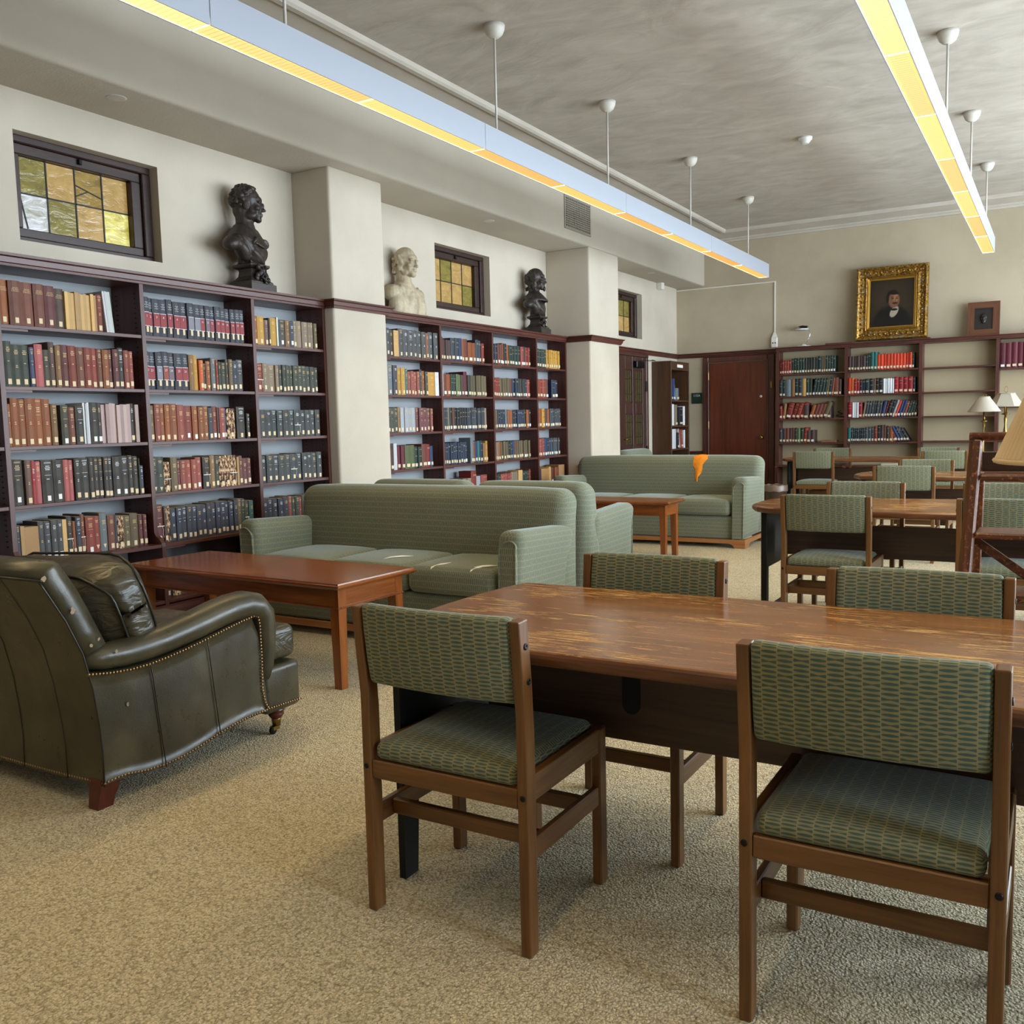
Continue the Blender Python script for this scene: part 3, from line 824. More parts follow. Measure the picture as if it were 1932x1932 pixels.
def text_mesh(body, size, name, mat, parent=None, align='CENTER'):
    c = bpy.data.curves.new(name, 'FONT'); c.body = body; c.size = size; c.align_x = align; c.align_y = 'CENTER'; c.resolution_u = 1
    o = bpy.data.objects.new(name+'_tmp', c); COL.objects.link(o)
    dg = bpy.context.evaluated_depsgraph_get(); me = bpy.data.meshes.new_from_object(o.evaluated_get(dg)); me.name = name
    bpy.data.objects.remove(o); bpy.data.curves.remove(c)
    me.materials.clear(); me.materials.append(mat)
    q = bpy.data.objects.new(name, me); COL.objects.link(q)
    if parent: q.parent = parent
    return q
q = text_mesh('115A', .052, 'sign_lettering', M['silver'], sg); q.location = (-4.97, Y_BACK-.0135, 1.645); q.rotation_euler = (PI/2, 0, 0)

# ------------------------------------------------------------------ bookcases
TH = .022
SHELF = [1.915, 1.57, 1.23, .893, .561, .19]
def left_case(name, label, xf, xb, edges, y_left_open=None):
    """built-in case facing +X. xf: face of the uprights, xb: its back; edges: centre lines of uprights"""
    t = thing(name, label, 'bookcase', (0, 0, 0))
    w = .029
    for k, y in enumerate(edges):
        last = k == len(edges)-1
        ww = .04 if last else w
        # upright: deeper below the bottom ledge, with a curved shoulder
        pr = [(xb, .16), (xf+.07, .16), (xf+.07, .545), (xf+.066, .57), (xf+.045, .595), (xf+.015, .612), (xf, .634), (xf, 2.24), (xb, 2.24)]
        m = MB(); m.prism(pr, 'y', y-ww/2, y+ww/2); m.build('upright', M['case_wood'], t, 'z')
    a, b = edges[0], edges[-1]+.02
    m = MB(); pr = [(xb, 2.238), (xf+.012, 2.238), (xf+.012, 2.252), (xf+.022, 2.256), (xf+.026, 2.285), (xf+.045, 2.29), (xf+.048, RAIL), (xb, RAIL)]
    m.prism(pr, 'y', a, b); m.build('cornice', M['rail_wood'], t, 'y')
    m = MB(); m.box(xb-.003, a, .16, xb+.008, b-.01, 2.24); m.build('back_panel', M['case_back'], t)
    m = MB(); pr = [(xb, 0), (xf+.085, 0), (xf+.085, .12), (xf+.075, .145), (xf+.075, .16), (xb, .16)]
    m.prism(pr, 'y', a, b); m.build('base', M['case_wood'], t, 'y')
    for k in range(len(edges)-1):
        y0, y1 = edges[k]+w/2, edges[k+1]-(w/2 if k < len(edges)-2 else .02)
        for s, z in enumerate(SHELF):
            fx = xf-.004 if z > .6 else xf+.068
            dz = random.uniform(-.0, .004)
            m = MB(); m.box(xb+.01, y0+.001, z-TH, fx, y1-.001, z, .002)
            if z > .5: m.box(fx-.012, y0+.001, z-TH-.012, fx-.003, y0+.16, z-TH+.002)
            m.build('shelf', M['case_wood'], t, 'y')
        m = MB()
        for sx in (xf-.05, xb+.06):
            for q in range(50):
                z = .66+q*.031
                m.box(sx-.006, y1-.0005-.004, z-.004, sx+.006, y1+.001, z+.004)
        m.build('shelf_peg_holes', M['vent_dark'], t, kind='stuff')
    return t
E1 = [1.15, 2.104, 3.058, 4.012, 4.967, 5.732]
E2 = [6.492, 7.447, 8.402, 9.356, 10.11-.02]
left_case('built_in_bookcase', 'long built-in mahogany bookcase under the first window, behind the leather armchair', -5.095, -5.385, E1)
left_case('built_in_bookcase', 'built-in mahogany bookcase between the two plaster piers, under the middle window', -5.16, -5.415, E2)

YF = 14.0
BE = [-3.64, -2.665, -1.68, -.737, .22, 1.17]
BSH = [[1.908, 1.577, 1.247, .894], [1.912, 1.578, 1.244, .895], [1.909, 1.575, 1.243, .900], [1.858, 1.348, .9], [1.9, 1.5, 1.1]]
def back_case():
    t = thing('built_in_bookcase', 'built-in bookcase along the back wall beneath the gilt-framed portrait', 'bookcase', (0, 0, 0))
    yb = Y_BACK-.002; w = .042
    for k, x in enumerate(BE):
        pr = [(YF, .60), (YF, 2.25), (yb, 2.25), (yb, 0.1), (YF-.075, .1), (YF-.075, .53), (YF-.06, .56), (YF-.02, .575)]
        m = MB(); m.prism(pr, 'x', x-w/2, x+w/2); m.build('upright', M['case_wood'], t, 'z')
    a, b = BE[0]-w/2, BE[-1]
    m = MB(); pr = [(YF-.012, 2.245), (YF-.012, 2.258), (YF-.02, 2.262), (YF-.024, 2.285), (YF-.04, 2.29), (YF-.044, RAIL-.006), (yb, RAIL-.006), (yb, 2.245)]
    m.prism(pr, 'x', a, b); m.build('cornice', M['case_wood'], t, 'x')
    m = MB(); m.box(a, yb-.008, .1, b, yb+.001, 2.25); m.build('back_panel', M['case_back_warm'], t)
    m = MB(); m.box(a, YF-.09, 0, b, yb, .12, .006); m.build('base', M['case_wood'], t, 'x')
    for k in range(len(BE)-1):
        x0, x1 = BE[k]+w/2, BE[k+1]-w/2
        for z in BSH[k]+[.56]:
            fy = YF+.004 if z > .6 else YF-.07
            m = MB(); m.box(x0+.001, fy, z-TH, x1-.001, yb-.009, z, .002); m.build('shelf', M['case_wood'], t, 'x')
    return t
back_case()

# free-standing narrow bookcase in the far left corner, its shelves facing the room
t = thing('narrow_bookcase', 'narrow free-standing brown bookcase in the far left corner by the panelled door', 'bookcase', (0, 0, 0))
x0, x1, y0, y1 = -5.292, -4.99, 13.16, 13.94
m = MB(); m.box(x0, y0, 0, x1, y0+.025, 2.15, .002); m.build('side_panel', M['narrow_wood'], t, 'z')
m = MB(); m.box(x0, y1-.025, 0, x1, y1, 2.15, .002); m.build('side_panel', M['narrow_wood'], t, 'z')
m = MB(); m.box(x0, y0+.025, 0.02, x0+.012, y1-.025, 2.14); m.build('back_panel', M['narrow_wood'], t, 'z')
m = MB(); m.box(x0+.012, y0+.025, 2.02, x1-.002, y1-.025, 2.148, .002); m.build('top_rail', M['narrow_wood'], t, 'y')
m = MB(); m.box(x1-.002, 13.42, 2.06, x1, 13.66, 2.105); m.build('shelf_label', M['tag_white'], t)
NSH = [1.57, 1.19, .84, .45, .08]
for z in NSH:
    m = MB(); m.box(x0+.012, y0+.025, z-.025, x1-.004, y1-.025, z, .002); m.build('shelf', M['narrow_wood'], t, 'y')

# ------------------------------------------------------------------ books
import re
BC = {'or': ('8a4a22', 'orange-brown'), 'br': ('6a372a', 'brown'), 'mr': ('591f2a', 'maroon'), 'dk': ('463330', 'dark brown'), 'cr': ('c79f62', 'cream'),
      'rd': ('7d2a22', 'red'), 'wh': ('cfd2d6', 'white'), 'bk': ('1b1e22', 'black'), 'nv': ('1c2a40', 'navy'), 'gn': ('21322c', 'dark green'),
      'dg': ('2e3129', 'dark olive'), 'pk': ('ae5558', 'pink'), 'tn': ('7d5b36', 'tan'), 'ol': ('5d5138', 'olive-brown'), 'bl': ('26375c', 'blue'),
      'rs': ('8a3d36', 'rust-red'), 'mv': ('664a48', 'mauve-brown'), 'pw': ('b49c98', 'pale pink'), 'sl': ('353b42', 'slate grey'), 'tp': ('80705e', 'taupe'),
      'gy': ('5f6a70', 'grey'), 'og': ('c05a26', 'bright orange'), 'vm': ('c23a1c', 'vermilion'), 'cm': ('8e1a24', 'crimson'), 'tl': ('1f5a58', 'teal'),
      'yo': ('b3862f', 'mustard'), 'ng': ('1d2c33', 'blue-black'), 'bx': ('b08656', 'cardboard tan'), 'lg': ('9aa0a8', 'light grey'), 'ka': ('55603c', 'moss green')}
ORD = ['zeroth', 'first', 'second', 'third', 'fourth', 'fifth', 'sixth', 'seventh', 'eighth', 'ninth', 'tenth', 'eleventh', 'twelfth', 'thirteenth', 'fourteenth',
       'fifteenth', 'sixteenth', 'seventeenth', 'eighteenth', 'nineteenth', 'twentieth', 'twenty-first', 'twenty-second', 'twenty-third', 'twenty-fourth',
       'twenty-fifth', 'twenty-sixth', 'twenty-seventh', 'twenty-eighth', 'twenty-ninth', 'thirtieth']
SHW = ['top', 'second', 'third', 'fourth', 'fifth', 'lowest']
RX = re.compile(r'([a-z]+)([\d.]+)(?:\*(\d+))?(?:@([\d.]+))?(?:/(-?\d+))?(?::(\w+))?')
def parse(spec):
    out = []
    for tok in spec.split():
        c, w, n, h, ln, op = RX.fullmatch(tok).groups()
        for _ in range(int(n or 1)): out.append((c, float(w), float(h) if h else None, int(ln or 0), op or ''))
    return out

_TAGM = {}
def tag_mesh(kind):
    if kind not in _TAGM:
        m = MB()
        if kind == 'tri': m.prism([(-.5, .5), (.5, .5), (0, -.5)], 'x', 0, .0008)
        else: m.box(0, -.5, -.5, .0008, .5, .5)
        o = m.build('call_number_label', M['tag_white'] if kind == 'white' else M['tag'])
        _TAGM[kind] = o.data; bpy.data.objects.remove(o)
    return _TAGM[kind]
_LET = {}
def letter_mesh(v, mat):
    """illegible stamped title lines: short dashes, unit wide and unit high"""
    if (v, mat) not in _LET:
        rnd = random.Random(v*17+3); m = MB()
        rows = [(.86, .55), (.82, .8), (.78, .65)] if v % 3 == 0 else [(.88, .7), (.84, .5)] if v % 3 == 1 else [(.80, .75), (.76, .6), (.72, .7)]
        rows += [(.50, .3), (.46, .4)] if v % 2 else [(.56, .4)]
        if v > 3: rows += [(.95, .98), (.93, .98), (.65, .98)]
        for z, wd in rows:
            y = -wd/2
            while y < wd/2:
                L = wd if wd > .9 else rnd.uniform(.08, .2); e = min(y+L, wd/2)
                m.box(0, y, z-.009 if wd < .9 else z-.003, .0005, e, z+.009 if wd < .9 else z+.003); y = e+(.05 if wd < .9 else 1)
        o = m.build('spine_lettering', M[mat]); _LET[(v, mat)] = o.data; bpy.data.objects.remove(o)
    return _LET[(v, mat)]
def child(me, name, par, loc, scale=(1, 1, 1), rot=None):
    o = bpy.data.objects.new(name, me); COL.objects.link(o); o.parent = par; o.location = loc; o.scale = scale
    if rot: o.rotation_euler = rot
    if name == 'spine_lettering': o['kind'] = 'stuff'
    return o
def book_geo(m, d, w, h, curve=True):
    b = w*.18 if curve else 0
    poly = [(-d, -w/2), (-.004, -w/2), (-.001, -w*.38), (b*.35, -w*.2), (b*.45, 0), (b*.35, w*.2), (-.001, w*.38), (-.004, w/2), (-d, w/2)] if curve else [(-d, -w/2), (0, -w/2), (0, w/2), (-d, w/2)]
    m.prism(poly, 'z', 0, h)
    return b*.45
_NUM = {}
def make_book(c, w, h, d, op, rnd):
    m = MB(); f = book_geo(m, d, w, h, c not in ('wh', 'cr', 'pw', 'bx', 'lg'))
    m.cur = 1; m.box(-d+.004, -w/2+.0025, h-.002, -.010, w/2-.0025, h+.0004); m.cur = 0
    mat = M['tattered'] if 'u' in op else M['cloth']
    name = 'journal' if c in ('cr', 'pw', 'wh') and w < .03 else 'archive_box' if c == 'bx' else 'book'
    o = m.build(name, [mat, M['page']])
    hx = srgb(BC[c][0]); k = rnd.uniform(.82, 1.15) if name == 'book' else rnd.uniform(.62, 1.2); o.color = (min(1, hx[0]*k), min(1, hx[1]*k*rnd.uniform(.95, 1.05)), min(1, hx[2]*k*rnd.uniform(.93, 1.07)), 1)
    if 's' not in op and 'n' not in op and c not in ('wh', 'cr', 'pw', 'bx') and w > .014:
        kind = 'white' if 'w' in op else 'tri' if 'g' in op else 'box'
        lw = min(.021, w*.72); child(tag_mesh(kind), 'call_number_label', o, (f*.95, 0, rnd.uniform(.022, .034)), (1.6, lw, .03 if kind != 'tri' else .026))
    if 'q' in op:
        if 'q' not in _NUM: q = text_mesh('WILLIAM\nAND MARY\nQUARTERLY', .0085, 'spine_title', M['gilt']); _NUM['q'] = q.data; bpy.data.objects.remove(q)
        child(_NUM['q'], 'spine_title', o, (f+.0006, 0, h*.80), (1, 1, 1), (PI/2, 0, PI/2))
    elif name == 'book' and 'u' not in op and 's' not in op and w > .02 and c not in ('ka',):
        pale = c in ('bk', 'nv', 'ng', 'sl', 'cm')
        child(letter_mesh(rnd.randrange(8), 'silver' if pale and rnd.random() < .6 else 'gilt'), 'spine_lettering', o, (f*.97, 0, .0), (1.6, w*.62, h))
    if 't' in op:
        m = MB(); z = h*.42; m.box(f-.001, -w/2-.001, z, f+.0018, w/2+.001, z+.0045); m.tube([(f+.002, w*.25, z+.002), (f+.003, w*.36, z*.8), (f+.002, w*.30, z*.55), (f+.002, w*.42, z*.3)], .0014, 5); m.build('cotton_tie', M['tie'], o, kind='stuff')
    return o, f
def shelf_books(place, length, z, spec, hdef, fill, shelf, bay, group, nums=(), depth=.17, mass=None, seed=0):
    """place(s) -> world location and turn of a spine whose middle is s along the shelf"""
    rnd = random.Random(seed*31+shelf); it = parse(spec); tot = sum(q[1] for q in it); k = length*fill/tot
    pos = .004; nums = list(nums); count = 0
    for c, w, h, ln, op in it:
        bw = w*k
        if c == 'gap': pos += bw; continue
        h = (h or hdef)*(rnd.uniform(.985, 1.015) if c not in ('cr', 'pw') else rnd.uniform(.965, 1.02)); d = depth*rnd.uniform(.85, 1.1); bw2 = bw*.965
        a = math.radians(ln)
        loc, rz = place(pos+bw/2, rnd.uniform(-.006, .008))
        R = Matrix.Translation((loc[0], loc[1], z+.0005)) @ Matrix.Rotation(rz, 4, 'Z')
        if a:   # leaning: turn about the foot that stays on the shelf
            e = -bw2/2 if a < 0 else bw2/2
            R = R @ Matrix.Translation((0, e, 0)) @ Matrix.Rotation(-a, 4, 'X') @ Matrix.Translation((0, -e, 0))
        pos += bw
        if mass is not None:
            col = srgb(BC[c][0]); q = rnd.uniform(.8, 1.15); mass.col = tuple(min(1, v*q) for v in col)
            st = len(mass.v); f = book_geo(mass, d, bw2, h)
            if 's' not in op and c not in ('wh', 'cr', 'pw', 'bx') and 'n' not in op:
                mass.col = srgb('d0bfa0') if rnd.random() < .8 else srgb('dedcd6'); zz = rnd.uniform(.014, .02); mass.box(f-.001, -bw2*.33, zz, f+.001, bw2*.33, zz+.03)
            if c in ('sl', 'bk', 'nv', 'ng', 'gn', 'rd', 'cm', 'rs', 'yo') and bw2 > .018:
                mass.col = srgb('a89468') if c != 'yo' else srgb('4a2c22')
                for zf in rnd.choice(((.8, .84), (.86, .55), (.78, .6))): mass.box(f-.001, -bw2*.3, h*zf, f+.0008, bw2*.3, h*zf+.004)
            mass.xf(st, lambda p: R @ p); continue
        count += 1
        o, f = make_book(c, bw2, h, d, op, rnd)
        o.matrix_world = R
        if 's' in op:
            num = nums.pop(0) if nums else ''
            bc = {'g': 'gy', 'v': 'mv'}.get(num[:1], 'rs' if num in ('23',) else 'mr'); num = num.lstrip('gv')
            m = MB(); m.box(f-.002, -bw2*.44, h*.26, f+.0006, bw2*.44, h*.60); band = m.build('title_band', M['cloth'], o); cc = srgb({'gy': '7d7f8c', 'mv': '6c5a6a', 'rs': '8a3a2e', 'mr': '8a1f2e'}[bc]); band.color = (*cc, 1)
            if 'L' not in _NUM: q = text_mesh('LETTERS\nOF\nDELEGATES\nTO\nCONGRESS', .0062, 'spine_title', M['silver']); _NUM['L'] = q.data; bpy.data.objects.remove(q)
            child(_NUM['L'], 'spine_title', o, (f+.0009, 0, h*.80), (min(1, bw2/.038), 1.25, 1), (PI/2, 0, PI/2))
            m = MB()
            for zf in (.25, .605): m.box(f-.001, -bw2*.42, h*zf, f+.001, bw2*.42, h*zf+.003)
            m.build('band_rule', M['silver'], o, kind='stuff')
            if num:
                if num not in _NUM: q = text_mesh(num, .022, 'volume_number', M['silver']); _NUM[num] = q.data; bpy.data.objects.remove(q)
                child(_NUM[num], 'volume_number', o, (f+.0012, 0, h*.51), (min(1, bw2*.5/.012/max(1, len(num)))*.95, 1, 1), (PI/2, 0, PI/2))
            child(tag_mesh('box'), 'call_number_label', o, (f+.0006, 0, h*.17), (1.6, min(.017, bw2*.6), .036))
        kind = {'journal': 'journal', 'archive_box': 'box'}.get(o.name.split('.')[0], 'book')
        lab = '%s %s %s from left, %s shelf, %s' % (ORD[count], BC[c][1], {'box': 'archive box'}.get(kind, kind), SHW[shelf], bay)
        tag(o, lab, kind, group)

def on_left(xf, y0):
    return lambda s, j: ((xf-.022+j, y0+s), 0.0)
def on_back(x0):
    return lambda s, j: ((x0+s, YF+.022-j), -PI/2)

# near bookcase: three bays in view
A = 3.073; LA = .924
L1 = [
 ('br12@.25 or95@.25:q br130*2@.248:q br118@.245:q mr115@.245:q dk112@.235:q cr38*10@.222 rd72@.228 gap34 wh26*4@.25/-5', .80, ()),
 ('wh14@.255 gn75@.255 gn88*2@.235 bl50@.225 pk85@.245:n dg70@.215 dk62@.262 tn60@.245 mr75@.25 rd85@.248 br85@.242 rd75@.24 rd70@.24 br60@.238 or75@.238 mr50@.24 mr72@.24 bk65@.258 rs60@.238 rs55@.236', .93, ()),
 ('or38@.24 or75*2@.27 or88*3@.27 tn68@.245 gap45 dg85@.235:w br68@.225 bk95@.225 wh24*3@.25 bk92@.25:w bk50@.25:w pw44*8@.245 bk50@.25 pw46@.24', .94, ()),
 ('bk110@.262:w gap24 mv62@.258 cm40@.25:n pk62@.245:n bk118@.25:w bk108@.25:w pk55*2@.245:n gap12 bk62@.25 bk100@.25 bk54*5@.25 bk98@.25:w bk95@.25:w bk56@.25 bk62@.25 gn14@.23 nv46@.185', .955, ()),
 ('nv42@.22 cr40@.21 bx145@.205 sl64*4@.225:w cr46@.22 bk62@.24:t or32@.205 nv58@.23 br46@.24:t rd95@.222:w rd74@.222:g gy84@.235:g br84@.22 nv34@.215 dk78@.205:u ol84@.205 ol98@.21 mr52@.2 mr46@.2', .955, ()),
 ('ng40@.2 nv44@.2 br55@.19 gn46@.2 rd60@.19 ng50@.2 dk60@.19', .5, ())]
B0 = 4.027; LB = .925
L2 = [
 ('nv50@.245:s nv34@.245:s nv66*2@.245:s nv54@.245:s nv64@.24:s nv70@.24:s nv62@.238:s nv64@.238:s nv52@.236:s nv46*2@.236:s gap6 nv56@.236:s nv50*5@.235:s', .93,
  ('1', '2', '3', '4', '5', '6', '7', 'g', 'g', '10', 'v11', '12', '13', '14', '15', '16', '17', '18')),
 ('nv24@.245:s nv58*2@.245:s nv54*2@.245:s nv72@.243:s nv64@.243:s tn46@.24:n yo44@.235:n gap12 og42@.205 dg26@.19 or44@.2:g gap14 gy46@.225 rd24@.215 gn26@.2 gn46@.198 dg30@.225 ol40@.222 nv52@.215 sl66@.222', .90,
  ('20', '21', 'g22', '23', 'v24', '25', '26')),
 ('ol44@.235 rs52@.245:g or50*2@.245 or66@.245 rs66@.242:g rd78@.235:w gap10 or56@.232:w or52*2@.23:g nv46@.22 rd50@.228:w dk22@.225 rs60@.222:w bl24@.215 br92@.215:u gap18 bk92@.225 gap16 bk34@.18', .935, ()),
 ('gn30@.235:g gn74@.232:g br60@.2:ut ol62@.225:g mr32@.202 rs52*3@.205 rs56@.215:w gap10 bk70@.215:t tn50@.225 gn44@.215 dk58*2@.22:u dk78@.215:ut cr22@.21 br38@.21 mr52@.19 mr46@.19', .93, ()),
 ('mr74@.255:t dk30@.235 cr34@.235:u nv54@.22 nv50*6@.222 nv48*6@.225 nv40@.23 ol42@.235 gn44@.23 dg42@.215:t tl50@.21', .93, ()),
 ('nv30@.2:w nv42@.2 dk52@.185:ut br36@.19 nv54@.19 br40@.185 gap60 rd40@.18 bk44@.19 bk46@.195 dk50@.2 bk44@.2', .82, ())]
C0 = 4.984; LC = .725
L3 = [
 ('or36@.205 yo70@.205 mv42@.185 bk20@.2 yo74@.205:n wh14@.215 sl70@.2:w tn48@.2:g nv48@.2:w tp40@.205 tp56@.205:n tp66@.205 tp30@.205 tp44@.205:n ol38@.2', .93, ()),
 ('rd70@.205:t tp46@.21 tp86@.2 tp34@.2 gap8 gn38*4@.205 gn52*5@.205 gn40@.2', .92, ()),
 ('ng58@.205 ng52*5@.205 ng56@.205:t ng48*4@.205', .91, ()),
 ('ng48@.2 ng54*4@.202 ng60@.202:t ng50*5@.204', .92, ()),
 ('nv50*5@.205 rs34@.215 gn40@.205 gn40@.2 rd32@.2 gn46@.205 gn44*4@.205', .9, ()),
 ('bk40*4@.19 gn44*3@.19', .4, ())]
for s in range(6):
    shelf_books(on_left(-5.095, A), LA, SHELF[s], L1[s][0], .235, L1[s][1], s, 'near bookcase left bay', 'books on the %s shelf, left bay of the near bookcase' % SHW[s], L1[s][2], seed=1)
    shelf_books(on_left(-5.095, B0), LB, SHELF[s], L2[s][0], .225, L2[s][1], s, 'near bookcase middle bay', 'books on the %s shelf, middle bay of the near bookcase' % SHW[s], L2[s][2], seed=2)
    if s < 5: shelf_books(on_left(-5.095, C0), LC, SHELF[s], L3[s][0], .205, L3[s][1], s, 'near bookcase right bay', 'books on the %s shelf, right bay of the near bookcase' % SHW[s], L3[s][2], seed=3)

# bookcase between the piers: the bay beside the near pier as single books, the small rest as one mass
BAY2 = [(6.507, .926), (7.462, .926), (8.417, .925), (9.371, .70)]
K1 = ['sl36*3 bk30@.235 cr46@.235:n sl46*3 sl44*3 or26@.24 sl46*2', 'bl30 nv46@.27 gy55@.275 nv42@.27 yo38@.245 yo40@.245 tl28@.24 rs30*4@.22 bk24 or32@.23 dg30@.225 yo78@.22:n wh42@.225',
      'bx40@.14 bl36 bk32 gn50*2 tn28@.23 lg46*4@.225 mr50*4@.225 rs34@.22', 'dk40*3@.2 wh36@.24 mr40*2@.22 ka56@.22 ka52@.215 gn40*2@.2 br60@.22 rd44@.22:t bl34@.2', 'gn40*4@.16 dk44*4@.17']
K2 = ['br40 dk34*3@.2:u sl60 sl56 bl44 or38 br56 or70@.2:u or50@.2:t sl48@.235 sl40 rd44@.2', 'wh26@.25 br40 or48 gn32*2 ka32*2 dk34 mr44@.25:t dg40 ol36*6',
      'sl34*3 tp36 gn34 br40 bk44*5 gap10 sl40*4 sl36*5 tp42', 'nv40*10@.22 gap60 gy50@.26 or30 bl46 tl44 nv44 tn50@.2 yo40', 'dk40*4@.17 tp36*2@.18 rd50@.25:t lg44 rs60@.2']
K3 = ['nv36*2 br34 br38 or26@.23 bk40@.225 or34@.22 gn44*4 rs48 dg30 rd38*2', 'rd36*3:u ol38*4 br34 nv46*2 dg36*3 nv38 rs50@.2:w', 'gn36 ol34 nv40*3 gy40 or42@.2 or36:u bk44 nv42*4 gn34 or44 bk38:t',
      'gn40 tp38 or38 ol42*2 ol44 bk44 gn36 bl46 or36 ol46*5 ol34', 'gn40*2@.19 rs34*5@.185 tp36*3@.19 cr70@.2 gn38*3@.19 rd30@.2']
K4 = ['gn44*4:t yo40*6', 'or44:u rd46:u rs40:u br44:u gap40 nv50*2', 'nv30 or44:u yo50:u dk40:u or44 sl40*5', 'rs40*3 bl46 nv42*2 sl40*4:t', 'bl36 bx110@.19 cr30@.2 br50 or30*2 bx90@.21']
for s in range(3):
    shelf_books(on_left(-5.16, BAY2[0][0]), BAY2[0][1], SHELF[s], K1[s], (.25, .245, .225)[s], (.985, .985, .86)[s], s, 'bay beside near pier', 'books on the %s shelf, bay beside the near pier' % SHW[s], seed=4)
mass = MB()
for s in (3, 4): shelf_books(on_left(-5.16, BAY2[0][0]), BAY2[0][1], SHELF[s], K1[s], .21, .85, s, '', '', mass=mass, seed=5)
for K, (y, L), sd, hs, fl in ((K2, BAY2[1], 6, (.225, .215, .225, .22, .19), (.86, .9, .88, .88, .86)), (K3, BAY2[2], 7, (.215, .205, .205, .2, .19), (.88, .86, .86, .83, .84)), (K4, BAY2[3], 8, (.215, .215, .215, .21, .19), (.85, .74, .84, .78, .95))):
    for s in range(5): shelf_books(on_left(-5.16, y), L, SHELF[s], K[s], hs[s], fl[s], s, '', '', mass=mass, seed=sd)
# back wall shelves
X0 = -3.64+.021
Q1 = ['rd40*5@.2:w gn44*5@.225 dg44*5@.225 ng60@.235 ol34*2@.235 gn40*4@.24', 'gn44*2@.25 gy80@.25:n tn56@.25:n ng54*2@.26:w cr60@.255:t gn40@.262 dg44@.25 gn40*5@.25/9 tn26@.25/9 ng50@.255/6 or20@.25/6 br80@.25 dk36@.23',
      'rd34@.2 tn34@.225/6 rd70@.24/14 rd50*3@.235/18 dk60@.2:u or40@.2/18 br40*3@.215/18 ol50@.235/20 dk50@.245:t', 'sl40@.21:t dk44@.215:u br44@.215 dk36@.21 br36 gn36@.21 ka34@.215 gn40@.215/3 rd44@.22/5 dk50*2@.18:t']
Q2 = ['dk40*6@.205 ng34@.21 gn34@.24 tl44*2@.25 vm42*11@.215 bk26@.22', 'vm40@.235 og42@.235 cm38*2@.21 bk36@.2 nv34@.21 ng60@.215 bk60@.215:w tn16@.215 bk50*2@.215 wh28*5@.205 cm60*4@.22 bk30@.215',
      'cm60@.22 wh30*3@.215 cm50@.215 tp32@.22/8 sl36*6@.23/8 bl44@.23/12 rd26@.22/14 bk40*2@.24/16 lg30@.24/18 vm34@.235/18 bl40*2@.235/16 rs34@.22/16 gn34*3@.23/16 dg40@.225/18', 'tl50@.205 ng30*7@.195 sl44*3@.21 rd46@.22 bk50@.235:w dk40@.24 br40@.23 gn40@.22 or56@.22 dk30@.2 rs50@.225/-24 bl40@.23/-26 nv44@.22/-26 sl40@.21/-28 bk44@.2/-30']
for s in range(4):
    shelf_books(on_back(X0), .93, BSH[0][s], Q1[s], .22, (.86, .95, .80, .55)[s], s, '', '', mass=mass, seed=9)
    shelf_books(on_back(-2.644), .94, BSH[1][s], Q2[s], .22, (.93, .95, .97, .90)[s], s, '', '', mass=mass, seed=10)
shelf_books(on_back(-.716), .91, BSH[3][0], 'mr60*13@.33:w', .33, .98, 0, '', '', mass=mass, seed=11)
# narrow corner bookcase
for z, sp, fl in ((1.57, 'tn20@.28 rd18@.3 bl30*2@.32 lg20@.3/-6 gy60@.18', .55), (1.19, 'wh30*2@.32 tp34@.31 gap20 bk60@.28 wh22@.29', .9), (.84, 'wh70@.3 gap12 bk24@.24 pw20@.3/-12 rs30@.28/-8 wh16@.27', .9), (.45, 'br30@.22 dk40@.24 wh20@.22', .4)):
    shelf_books(on_left(-5.01, 13.19), .72, z, sp, .28, fl, 0, '', '', mass=mass, seed=12)
mo = mass.build('distant_books', M['cloth_mass'], kind='stuff'); tag(mo, 'rows of smaller distant books on the middle, back and corner bookcases', 'books')

# single things on the back shelves
m = MB(); m.box(-.105, -.08, 0, .105, .08, .03, .004); o = m.build('flat_book', M['cloth'], loc=(-2.90, 14.10, .8948)); o.color = (*srgb('6e4327'), 1); tag(o, 'brown book lying flat on the low shelf of the back bookcase', 'book')
m = MB(); m.tube([(0.06*math.cos(t*.5)*(1-.03*t), .05*math.sin(t*.5), .008+.004*t) for t in range(26)], .007, 6); o = m.build('cable_coil', M['cable'], loc=(-2.765, 14.10, 1.248)); tag(o, 'coil of black cable on the third shelf of the back bookcase', 'cable')
m = MB(); m.box(-.11, -.07, 0, .11, .07, .028, .004); o = m.build('flat_book', M['cloth'], loc=(-2.06, 14.02, .561)); o.color = (*srgb('cfc7b4'), 1); tag(o, 'pale book lying flat on the lowest ledge beneath the orange books', 'book')

